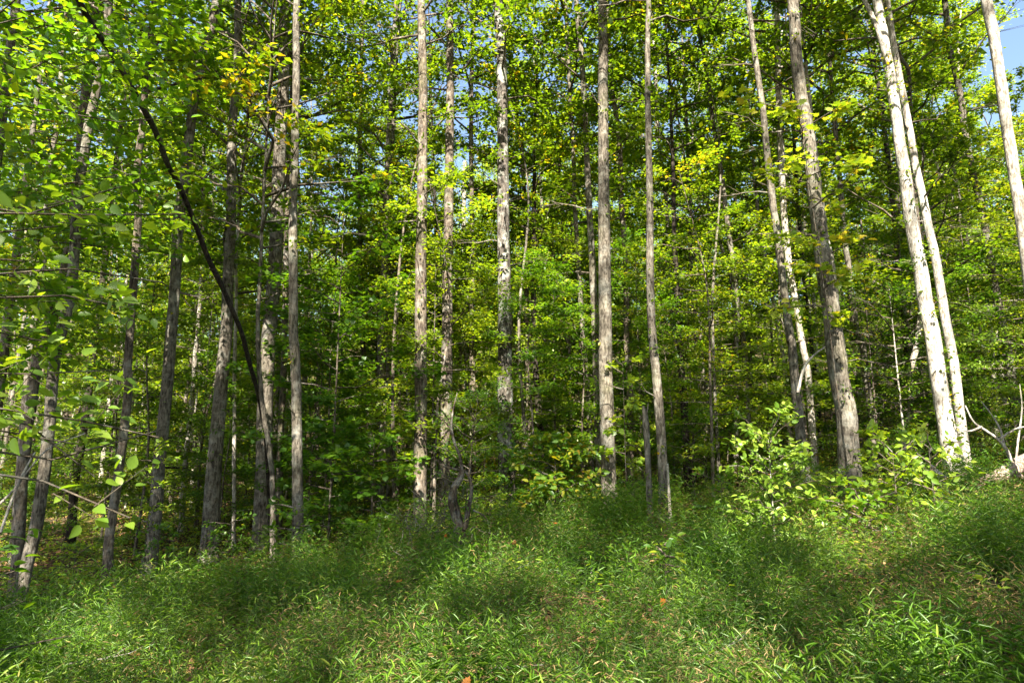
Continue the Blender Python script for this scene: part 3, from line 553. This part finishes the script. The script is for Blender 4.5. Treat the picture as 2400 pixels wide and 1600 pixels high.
special("young_tree", "tall yellow green sapling catching the sun behind the black furrowed trunk", "tree", gx(1230, 27), 26, 10.5, 3.0, 40, 9, 22, .13, "yellow", seed=23, carve=True, rad=.06)
special("young_tree", "bright yellow green sapling seen between the dark grey and black trunks", "tree", gx(1125, 31), 30, 10, 2.8, 40, 9, 22, .14, "yellow", seed=24, carve=True, rad=.06)
special("young_tree", "rounded yellow green young tree right of the black furrowed trunk", "tree", gx(1330, 32), 31, 11.5, 3.0, 40, 9, 22, .14, "yellow", seed=25, carve=True, rad=.06)
special("young_tree", "pale sunlit young tree glimpsed left of the warm grey trunk", "tree", gx(920, 36), 36, 12, 3.2, 40, 9, 22, .15, "pale", seed=26, carve=True, rad=.07)
special("young_beech", "beech sapling with sunlit pale horizontal sprays at the right edge", "tree", 12.2, 15.6, 5.6, 2.9, 44, 10, 24, .09, "sunlit_lime", seed=27, carve=True, elev=(-8, 14), h0=.06, flat=.22)
special("young_beech", "lower beech sapling with bright sprays behind the fallen log", "tree", 10.4, 17.2, 4.2, 2.3, 32, 9, 22, .09, "sunlit_lime", seed=28, carve=True, elev=(-8, 12), h0=.08, flat=.22)
special("young_beech", "taller beech sapling behind the smooth slim sunlit trunk", "tree", 13.4, 19.5, 9, 2.8, 44, 9, 20, .10, "pale", seed=29, carve=True, elev=(-5, 20), h0=.3, flat=.25)
special("young_tree", "green sapling between the largest right trunk and the white pair", "tree", gx(2020, 17), 16.4, 4.6, 1.7, 26, 8, 18, .09, "under", seed=30, carve=True, elev=(-5, 20))
special("half_bare_sapling", "half bare sapling with thin brown twigs left of the blazing white trunk", "tree", gx(2110, 15.3), 15.3, 4.4, 1.7, 26, 9, 4, .07, "autumn", seed=31, elev=(5, 35), h0=.35, bark="snag", brr=.02, twr=.006)
special("young_tree", "leafy sapling hanging over the upper part of the largest right trunk", "tree", gx(1990, 11.9), 12.1, 7.6, 1.15, 15, 6, 8, .14, "pale", MAPLE, seed=32, h0=.42, elev=(0, 30), rad=.02, lean=(-.4, 0), shape='x')
bush = special("sunlit_bush", "bright bush with large pale green oval leaves in front of the curved grey trunk", "bush", gx(1795, 9.2), 9.2, 1.6, .62, 30, 5, 7, .095, "sunlit_lime", OVAL, seed=33, elev=(0, 45), h0=.1, flat=.75, bark="snag", rad=.014, carve=True, shape='x', loose=.12, brr=.007, twr=.0025)
special("heart_leaved_shrub", "slender shrub with hanging heart shaped leaves at the foot of the largest right trunk", "shrub", gx(2080, 9.6), 9.6, 1.1, .6, 15, 4, 6, .115, "pale", OVAL, seed=34, elev=(5, 50), h0=.25, flat=.9, rad=.01, carve=True, shape='x', brr=.006, twr=.0025)
special("heart_leaved_shrub", "small shrub with a few large drooping leaves left of the weedy mound", "shrub", gx(2165, 9.9), 9.9, 1.2, .55, 10, 4, 5, .11, "pale", OVAL, seed=35, elev=(5, 50), h0=.4, flat=.9, rad=.012, carve=True, shape='x')
special("yellow_plant", "low plant with yellow leaves in front of the largest right trunk", "plant", gx(2000, 9.0), 9.0, .55, .6, 12, 5, 6, .10, "yellow", OVATE, seed=36, elev=(0, 40), h0=.2, flat=.6, rad=.008, shape='x')
special("autumn_shrub", "rounded shrub turning yellow and red right of the black furrowed trunk", "shrub", gx(1300, 14.3), 14.3, 1.65, .95, 34, 7, 9, .13, "autumn", OVATE, seed=37, elev=(0, 50), h0=.1, flat=.7, rad=.02, shape='oval')
special("leafy_shoot", "leafy green shoot against the foot of the black furrowed trunk", "plant", gx(1205, 15.6), 15.5, 2.0, .5, 12, 4, 6, .12, "under", OVATE, seed=38, flat=.6, rad=.01, shape='x')
special("leafy_shoot", "young maple shoot beside the tall sunlit trunk", "plant", gx(1462, 14.2), 14.2, 3.3, .55, 14, 4, 6, .12, "pale", MAPLE, seed=39, flat=.5, rad=.012, shape='x', h0=.3, carve=True)
special("leafy_shoot", "leafy shoot at the foot of the straight grey trunk left of the middle", "plant", gx(702, 11.6), 11.6, 1.15, .42, 10, 4, 5, .12, "under", OVATE, seed=40, flat=.6, rad=.01, shape='x', h0=.4)
special("leafy_shoot", "upright green shoot before the grey bending left trunk", "plant", gx(372, 12.2), 12.2, 2.5, .4, 12, 4, 6, .10, "pale", OVATE, seed=41, flat=.6, rad=.01, shape='x', h0=.4)
special("leafy_shoot", "broad leaved green shoot standing alone in the grass on the right", "plant", gx(1545, 6.6), 6.6, .68, .14, 9, 2, 3, .075, "under", OVATE, seed=42, flat=.5, rad=.008, shape='x', h0=.6)
special("fine_leaved_shrub", "scraggly fine leaved shrub around the crooked dead sapling", "shrub", gx(1085, 11.2), 11.2, 2.5, .85, 34, 7, 12, .045, "under", KITE, seed=51, elev=(0, 50), flat=.6, rad=.012, h0=.2, brr=.006, twr=.0025, lean=(.25, 0))
special("young_maple", "low maple sapling with dark tiers left of the warm grey trunk", "tree", gx(880, 14), 14.0, 2.2, 1.2, 18, 7, 12, .11, "under", MAPLE, seed=52)
for i_, (lab_, u_, d_, h_) in enumerate([("sunlit understory tree behind the sturdy ridged left trunk", 480, 18.5, 7.5), ("sunlit understory tree right of the broad pale grey trunk", 740, 18, 7), ("sunlit understory tree between the warm grey and dark grey trunks", 1015, 18.6, 7),
  ("sunlit understory tree left of the tall straight trunk with the sunny foot", 1300, 18.6, 7.5), ("sunlit understory tree behind the reddish slender trunk", 1500, 18, 7), ("sunlit understory tree right of the dim poles in the right half", 1620, 19, 6), ("sunlit understory tree behind the slim bending trunk", 1730, 18.5, 7.5), ("sunlit understory tree right of the largest right trunk", 2010, 18, 7), ("sunlit understory tree left of the nearest slim left trunks", 270, 17, 6.5)]):
    special("understory_tree", lab_, "tree", gx(u_, d_), d_, h_, 1.9, 30, 9, 20, .095, ("pale", "under", "far")[i_ % 3], KITE, seed=80 + i_, carve=True, elev=(-5, 28), h0=.2, flat=.35, rad=.035, brr=.012)
for i_, (lab_, u_, d_, h_) in enumerate([("leafy seedling at the foot of the bending left trunk", 400, 11.5, 1.0), ("leafy seedling between the two slim left trunks", 215, 11.8, .9), ("leafy seedling right of the sturdy ridged trunk", 560, 12.6, .9), ("leafy seedling behind the crooked dead sapling", 1150, 13.2, .8), ("leafy seedling left of the grey snag", 1480, 12.4, .8), ("leafy seedling right of the curved grey trunk's bush", 1930, 10.4, .9), ("leafy seedling left of the sunlit bush", 1680, 11.0, .9)]):
    special("seedling", lab_, "plant", gx(u_, d_), d_, h_, .42, 11, 4, 6, .075, ("under", "pale")[i_ % 2], OVATE, seed=60 + i_, flat=.6, rad=.008, h0=.3, shape='x', brr=.005, twr=.002)
# foliage of trees that stand left of the picture and reach into it
special("hickory_tree", "yellowing tree left of the frame whose leafy limbs fill the upper left corner", "tree", -8.2, 8.0, 10, 3.8, 34, 10, 20, .14, "yellow", OVATE, seed=43, az=(-1.0, 1.3), h0=.38, elev=(-5, 30), rad=.12, bark="grey", carve=True, flat=.45, brr=.014)
special("hickory_tree", "second yellowing tree behind it reaching over the leaning mottled trunk", "tree", -9.8, 13.0, 13, 4.0, 50, 12, 24, .14, "yellow", KITE, seed=44, az=(-1.2, 1.2), h0=.35, elev=(-5, 35), rad=.12, bark="grey", carve=True, flat=.45, brr=.014)
near = special("maple_sapling", "maple sapling reaching in close from the left edge with large blurred leaves", "tree", -3.35, 2.75, 2.75, 1.6, 20, 5, 8, .078, "pale", OVAL, seed=45, az=(-.2, 1.2), h0=.6, elev=(-8, 26), rad=.02, flat=.7, brr=.006, twr=.0025, shape='x')
special("maple_sapling", "low sapling with drooping leaves at the left edge above the grass", "tree", -3.9, 4.3, 1.0, .9, 12, 5, 6, .08, "under", OVAL, seed=46, az=(-.6, .8), h0=.4, elev=(0, 25), rad=.012, flat=.6, carve=True, shape='x')

# ------------------------------------------------------------------ dead wood
def stem_thing(name, label, cat, px, d, w, bark, extra=(), side=12, lump=.08, foot=True):
    pts = [P(u, v, dd) for (u, v), dd in zip(px, np.linspace(d[0], d[1], len(px)))]
    if foot: g = hgt(pts[0][0], pts[0][1])[0]; pts = [np.array([pts[0][0], pts[0][1], min(g, pts[0][2]) - .1])] + pts
    loc = np.array([pts[0][0], pts[0][1], hgt(pts[0][0], pts[0][1])[0]])
    t = thing(name, label, cat, tuple(loc)); n = max(16, len(pts) * 4)
    pt = smooth_path(np.array(pts) - loc, n); rad = np.interp(np.linspace(0, 1, n), np.linspace(0, 1, len(w)), w) / 2 / FPX * np.mean(d)
    r_ = np.random.RandomState(len(label)); rad = rad * (1 + r_.normal(0, .05, n))
    mb = MB(); tube(mb, pt, rad, side, 0, lump, 3); obj("stem", mb.mesh("stem", [B[bark]], True), t)
    for q in extra:
        e = np.array([P(u, v, np.mean(d) + k) for u, v, k in q[1]]) - loc
        m2 = MB(); tube(m2, smooth_path(e, len(e) * 4), np.linspace(q[0], q[0] * .3, len(e) * 4) / 2 / FPX * np.mean(d), 7, 0, .1); obj("branch", m2.mesh("branch", [B[q[2] if len(q) > 2 else bark]], True), t)
    return t, loc
stem_thing("fallen_tree", "black dead stem leaning diagonally across the left trunks up to the top edge", "dead tree",
    [(634,1270),(630,1150),(622,1020),(612,960),(603,915),(590,870),(578,825),(566,780),(548,735),(520,670),(490,610),(465,545),(440,480),(412,420),(395,390),(365,310),(336,255),(300,190),(256,115),(215,60),(184,0),(150,-60)],
    (14.9, 7.4), [14, 11, 12, 13, 11, 13, 11, 11], "dead", [])
CR = [(14, [(1090, 1240, 0), (1098, 1190, 0), (1105, 1150, 0), (1100, 1120, 0), (1088, 1100, 0)]), (9, [(1083, 1110, 0), (1078, 1070, 0), (1066, 1040, 0), (1058, 1000, .1), (1062, 960, .2), (1072, 920, .2)]),
      (6, [(1080, 1102, 0), (1050, 1095, -.1), (1034, 1090, -.1), (1022, 1075, -.1)]), (5, [(1098, 1120, 0), (1102, 1100, 0), (1100, 1080, 0)]), (5, [(1108, 1195, 0), (1130, 1205, 0), (1145, 1222, 0)]),
      (4, [(1075, 1060, 0), (1095, 1045, 0), (1112, 1015, 0), (1140, 1000, .1)]), (4, [(1060, 1010, 0), (1040, 985, 0), (1018, 960, 0)])]
t_, l_ = stem_thing("crooked_dead_sapling", "crooked dark dead sapling with a forked twisted stem in the middle of the grass", "dead tree",
    [(1084,1340),(1080,1300),(1075,1240),(1066,1200),(1060,1170),(1066,1140),(1080,1118),(1083,1100)], (10.5, 10.5), [30, 26, 20, 15, 13], "deadbrown", CR, lump=.3)
def tangle(t, loc, c, d, n, sp, name, bk, ln=(.2, .6), r=.004, seed=3):
    r_ = np.random.RandomState(seed); mb = MB(); c = P(*c, d) - loc
    for i in range(n):
        p = c + r_.normal(0, 1, 3) * sp; q = [p]; dr = norm(r_.normal(0, 1, 3))
        for k in range(6): dr = norm(dr + r_.normal(0, .45, 3)); q.append(q[-1] + dr * r_.uniform(*ln) / 6)
        tube(mb, smooth_path(q, 12), np.linspace(r, r * .4, 12), 4)
    return obj(name, mb.mesh(name, [B[bk]], True), t)
tangle(t_, l_, (1052, 1135), 10.5, 26, (.13, .08, .06), "rootlet_tangle", "grey", (.2, .5))
lb = P(1010, 1250, 10.8); lb[2] = hgt(lb[0], lb[1])[0]
bp_ = thing("brush_pile", "heap of pale dry twigs left of the crooked dead sapling's foot", "brush pile", tuple(lb))
tangle(bp_, lb, (1010, 1232), 10.8, 50, (.3, .2, .09), "twigs", "grey", (.3, .9), .006, 4)["kind"] = "stuff"
stem_thing("snag", "grey broken pole standing in the grass left of the reddish slender trunk", "dead tree", [(1527,1290),(1522,1183),(1517,1055),(1514,1000),(1511,965),(1508,950)], (12, 12), [17, 16, 14, 13, 4], "grey", [(5, [(1515, 972, 0), (1518, 955, 0), (1519, 944, 0)])], side=9, lump=.2)
stem_thing("snag", "short pale broken stub right beside the reddish slender trunk's foot", "dead tree", [(1572,1250),(1570,1200),(1567,1140),(1564,1086)], (12.4, 12.4), [11, 9, 7, 5], "pale", side=8)
# fallen log and stump at the right
LGp = [P(2290, 1140, 11.6), P(2340, 1115, 11.8), P(2400, 1085, 12.1), P(2470, 1050, 12.6), P(2560, 1010, 13)]
t_, l_ = stem_thing("fallen_log", "sunlit pinkish fallen log with broken branches at the right edge", "log", [(2262,1155),(2300,1130),(2350,1112),(2400,1085),(2480,1050),(2560,1020)], (11.5, 12.8), [14, 26, 34, 38, 40], "log",
    [(10, [(2372, 1100, 0), (2362, 1060, .1), (2340, 1030, .1), (2310, 1008, .2), (2282, 988, .3), (2262, 950, .4)], "snag"), (6, [(2355, 1050, .1), (2345, 1010, .2), (2330, 980, .3), (2300, 940, .5)], "snag"),
     (6, [(2380, 1100, -.1), (2385, 1040, 0), (2395, 960, .1), (2390, 900, .2)], "snag"), (6, [(2340, 1030, .1), (2370, 1010, 0), (2400, 1000, 0), (2440, 1005, 0)], "snag"), (6, [(2300, 1000, .2), (2270, 1010, .1), (2240, 1000, .2)], "snag"),
     (5, [(2330, 1130, -.2), (2300, 1100, -.2), (2280, 1090, -.2)], "snag"), (12, [(2380, 1110, -.2), (2420, 1130, -.2), (2450, 1140, -.2)])], foot=False)
t_, l_ = stem_thing("stump", "broken weathered stump at the foot of the blazing white trunk", "stump", [(2212,1210),(2212,1170),(2208,1130)], (11.2, 11.2), [46, 40, 34, 26], "snag",
    [(13, [(2180, 1102, 0), (2200, 1112, 0), (2230, 1122, 0), (2250, 1126, 0)], "pale"), (9, [(2180, 1090, 0), (2200, 1105, 0), (2215, 1115, 0)], "snag"), (6, [(2204, 1140, 0), (2196, 1110, 0), (2192, 1095, 0)], "snag")], lump=.2)
for i, (lab, px, d, w) in enumerate([
  ("bare pale stick slanting up from behind the sunlit bush", [(1870,920),(1885,860),(1910,830),(1935,812)], 12.5, 8),
  ("thin bare stick lying against the left edge in shade", [(0,1250),(40,1140),(70,1080),(82,1060)], 9.5, 7),
  ("pale thin stick near the low left edge", [(0,1180),(35,1145),(60,1110),(115,1050),(200,1015)], 9.8, 6),
  ("dark branch lying across between the left trunks", [(250,1170),(330,1110),(420,1095),(480,1120)], 17, 9)]):
    stem_thing("dead_branch", lab, "branch", px, (d, d + .3), [w, w * .7, w * .4], "snag" if i < 3 else "dead", side=6, foot=False)

_t = thing("fallen_twig", "dry fallen twig lying in the grass", "twig", (0, 0, -500), group="dry twigs lying about in the grass")
_m = MB(); tube(_m, [(-.35, 0, .02), (-.15, .03, .05), (.08, -.01, .06), (.3, .05, .10), (.42, .04, .16)], [.008, .007, .006, .004, .002], 6); obj("stem", _m.mesh("stem", [B["snag"]], True), _t)
_m = MB(); tube(_m, [(.05, 0, .06), (.16, .10, .10), (.24, .2, .17)], [.004, .003, .0015], 5); obj("side_twig", _m.mesh("side_twig", [B["snag"]], True), _t)
_q = np.random.RandomState(9); _first = True
for u, d in zip(_q.uniform(100, 2330, 26), _q.uniform(3.2, 12.5, 26)):
    x_ = gx(u, d); z_ = hgt(x_, d)[0] + _q.uniform(.12, .3); a_ = _q.rand() * 6.28; o_ = _t if _first else dup(_t, (0, 0, 0), 0, 1); _first = False
    o_.location = (x_, d, z_); o_.rotation_euler = (_q.normal(0, .25), _q.normal(0, .35), a_); o_.scale = (_q.uniform(.35, .8),) * 3
# ------------------------------------------------------------------ grass, herbs and litter: stuff nobody could count
def fnoise(x, y, s, seed):
    r_ = np.random.RandomState(seed); o = 0
    for k in range(5):
        a = r_.rand() * 6.28; f = s * (1.0 + .7 * k); o = o + np.sin((x * math.cos(a) + y * math.sin(a)) * f + r_.rand() * 6.28) / (1 + .5 * k)
    return o / 2.2
def region(n, y0, y1, r_, pw=1.0, sp=.82):
    y = y0 + (y1 - y0) * r_.rand(n) ** pw; x = (r_.rand(n) * 2 - 1) * (sp * y + .8); return x, y
def meadow(x, y):
    """how much the tall grass covers: the left rear and the woods are bare"""
    back = np.interp(x, [-12, -8, -5, -3.5, -1.5, 0, 3, 6, 9, 14], [8.6, 9.2, 10.8, 11.6, 13, 15.6, 15.4, 13.2, 13.5, 13])
    return 1 / (1 + np.exp((y - back) / .45))
def grass():
    r_ = np.random.RandomState(11); mb = MB(); st = MB()
    for (n, y0, y1, hs, nlf) in ((12000, 1.5, 4.4, 1.0, 9), (19000, 4.2, 8.4, 1.0, 9), (36000, 8.2, 16.5, 1.0, 8)):
        x, y = region(n, y0, y1, r_)
        tuft = fnoise(x, y, 2.3, 2); k = r_.rand(n) < meadow(x, y) * np.clip(.75 + .6 * tuft, .12, 1); x, y, tuft = x[k], y[k], tuft[k]; n = len(x)
        z = np.concatenate([hgt(a, b) for a, b in zip(np.array_split(x, 8), np.array_split(y, 8))])
        big = (fnoise(x, y, 1.5, 33) > .45) & (r_.rand(n) < .75)          # patches of the broader leaved tall kind
        H = np.where(big, .42 + .28 * r_.rand(n), .16 + .42 * r_.rand(n) ** 1.4 + .12 * np.clip(tuft, -1, 1)) * np.interp(y, [1.5, 3, 6, 11, 14], [.6, .9, 1.1, 1.4, 1.6])
        H = np.maximum(H, .08)
        dryp = 1 / (1 + np.exp(-((fnoise(x, y, .8, 9) - .45) * 6))) * .55 + .7 * np.exp(-((x - 1.35) ** 2 + (y - 4.2) ** 2) / 1.1) + .35 * np.exp(-((x - .6) ** 2 + (y - 11) ** 2) / 2.) + .45 * np.exp(-((x - 7.5) ** 2 + (y - 10.5) ** 2) / 5.)
        dryp = dryp + .35 * np.exp(-((x - .1) ** 2 + (y - 7.0) ** 2) / 1.5) + .4 * np.exp(-((x - 3.6) ** 2 + (y - 5.5) ** 2) / 1.2)
        dry = (r_.rand(n) < dryp * .85) & ~big
        a = r_.rand(n) * 6.28; ln = np.abs(r_.normal(.3, .3, n))
        top = np.stack([np.cos(a) * ln * H, np.sin(a) * ln * H, H * (1 - .22 * ln)], 1); b0 = np.stack([x, y, z - .02], 1)
        def pt(i, t): return b0[i] + top[i] * np.stack([t * t, t * t, t], 1)
        I = np.arange(n); T3 = [0, .35, .7, 1.0]
        I2 = I if y1 < 9 else I[::3]
        for q in range(3): sticks(st, pt(I2, np.full(len(I2), T3[q])), pt(I2, np.full(len(I2), T3[q + 1])), .0018 - .0004 * q, .0014 - .0004 * q, 0)
        li = np.repeat(I, nlf); m = len(li); t = np.clip((np.tile(np.arange(nlf), n) + r_.rand(m) * .8) / nlf * .85 + .17, 0, 1)
        p = pt(li, t); B_ = big[li]; a0 = (r_.rand(n) * 6.28)[li] + np.where(np.tile(np.arange(nlf), n) % 2 == 0, 0, math.pi)     # two ranked leaves
        aa = np.where(r_.rand(m) < .7, a0 + r_.normal(0, .35, m), r_.rand(m) * 6.28); up = r_.uniform(.05, .75, m) + .5 * (t > .9)
        ax = norm(np.stack([np.cos(aa), np.sin(aa), up], 1)); nr = norm(np.array([0, 0, 1.]) + r_.normal(0, .4, (m, 3)))
        sz = np.where(B_, r_.uniform(.06, .12, m), r_.uniform(.035, .085, m)) * (1.15 - .35 * t) * np.interp(y[li], [3, 8, 14], [1., 1.1, 1.35])
        rr = np.clip(r_.rand(m) * .45 + (r_.rand(n) * .28 + .16 * np.clip(fnoise(x, y, .9, 21), -1, 1) + .12)[li], 0, 1); dl = dry[li]
        leaves(mb, p[~dl], ax[~dl], nr[~dl], sz[~dl], BLADE, rr[~dl], 0, .82)
        leaves(mb, p[dl], ax[dl], nr[dl], sz[dl] * .9, BLADE, rr[dl], 1, .6)
        # flowering tips and long arching culms
        w = np.where((r_.rand(n) < .07))[0]; nw = len(w)
        if nw:
            c0 = pt(w, np.full(nw, .8)); dr = norm(np.stack([r_.normal(0, .5, nw), r_.normal(0, .5, nw), r_.uniform(.6, 1.3, nw)], 1)); L_ = r_.uniform(.1, .28, nw)[:, None]
            c1 = c0 + dr * L_; c2 = c1 + norm(dr * [1.5, 1.5, .3]) * L_ * .7; sticks(st, c0, c1, .0013, .0011, 0); sticks(st, c1, c2, .0011, .0006, 0)
    tag(obj("grass", mb.mesh("grass", [G["grass"], G["dry"]])), "tall green leafy grass with tan dry patches covering the foreground", "grass", kind='stuff')
    tag(obj("grass_stalks", st.mesh("grass_stalks", [G["stalk"]])), "fine stalks among the tall grass", "grass", kind='stuff')
grass()
def herbs():
    r_ = np.random.RandomState(12); mb = MB()
    x, y = region(19000, 3, 34, r_, 1.1); k = r_.rand(len(x)) < (1 - np.where(y < 6.5, .985, .86) * meadow(x, y)) * (.35 + .65 * (fnoise(x, y, 1.3, 6) > -.2)); x, y = x[k], y[k]; n = len(x); z = hgt(x, y)
    H = r_.uniform(.06, .5, n); c = 8; i = np.repeat(np.arange(n), c); m = len(i); a = r_.rand(m) * 6.28
    p = np.stack([x[i] + np.cos(a) * .06, y[i] + np.sin(a) * .06, z[i] + H[i] * r_.rand(m)], 1)
    leaves(mb, p, np.stack([np.cos(a), np.sin(a), r_.uniform(-.2, .5, m)], 1), norm(np.array([0, 0, 1.]) + r_.normal(0, .4, (m, 3))), r_.uniform(.04, .085, m), OVATE, np.clip(r_.rand(m) * .6 + (r_.rand(n) * .5)[i], 0, 1))
    tag(obj("undergrowth", mb.mesh("undergrowth", [G["pale"]])), "low broad leaved undergrowth on the shaded forest floor", "undergrowth", kind='stuff')
    mb = MB(); x, y = region(60000, 1.5, 40, r_, 1.3); z = np.concatenate([hgt(a, b) for a, b in zip(np.array_split(x, 8), np.array_split(y, 8))]); n = len(x); a = r_.rand(n) * 6.28
    leaves(mb, np.stack([x, y, z + .01 + .03 * r_.rand(n)], 1), np.stack([np.cos(a), np.sin(a), r_.normal(0, .3, n)], 1), norm(np.array([0, 0, 1.]) + r_.normal(0, .4, (n, 3))), r_.uniform(.06, .13, n), OVATE)
    tag(obj("leaf_litter", mb.mesh("leaf_litter", [G["litter"]])), "brown fallen leaves covering the forest floor", "leaf litter", kind='stuff')
herbs()
for lab, u, v, d in [("curled orange fallen leaf caught in the grass right of the middle", 1550, 1408, 6.0), ("orange fallen leaf by the bottom edge of the grass", 1086, 1596, 3.55), ("small orange leaf beside the heap of dry twigs", 1045, 1268, 10),
                     ("yellow leaf in the grass right of the crooked dead sapling", 1200, 1270, 9.6), ("tan curled leaf at the top of the grassy rise", 1300, 1228, 10.5), ("pale orange leaf left of the crooked sapling among grass", 940, 1360, 7.4)]:
    p = P(u, v, d); mb = MB(); k = 1
    rq = np.random.RandomState(u); leaves(mb, rq.normal(0, .025, (k, 3)), rq.normal(0, 1, (k, 3)), np.array([0, -.8, .8]) + rq.normal(0, .5, (k, 3)), np.full(k, .05 if v > 1500 else .075), MAPLE)
    o = obj("fallen_leaf", mb.mesh("fallen_leaf", [G["orange"]])); o.location = p; tag(o, lab, "leaf")
for o in list(C.objects):      # prototypes that were never placed
    if o.type == 'EMPTY' and o.location.z < -400:
        for c in list(o.children): bpy.data.objects.remove(c)
        bpy.data.objects.remove(o)
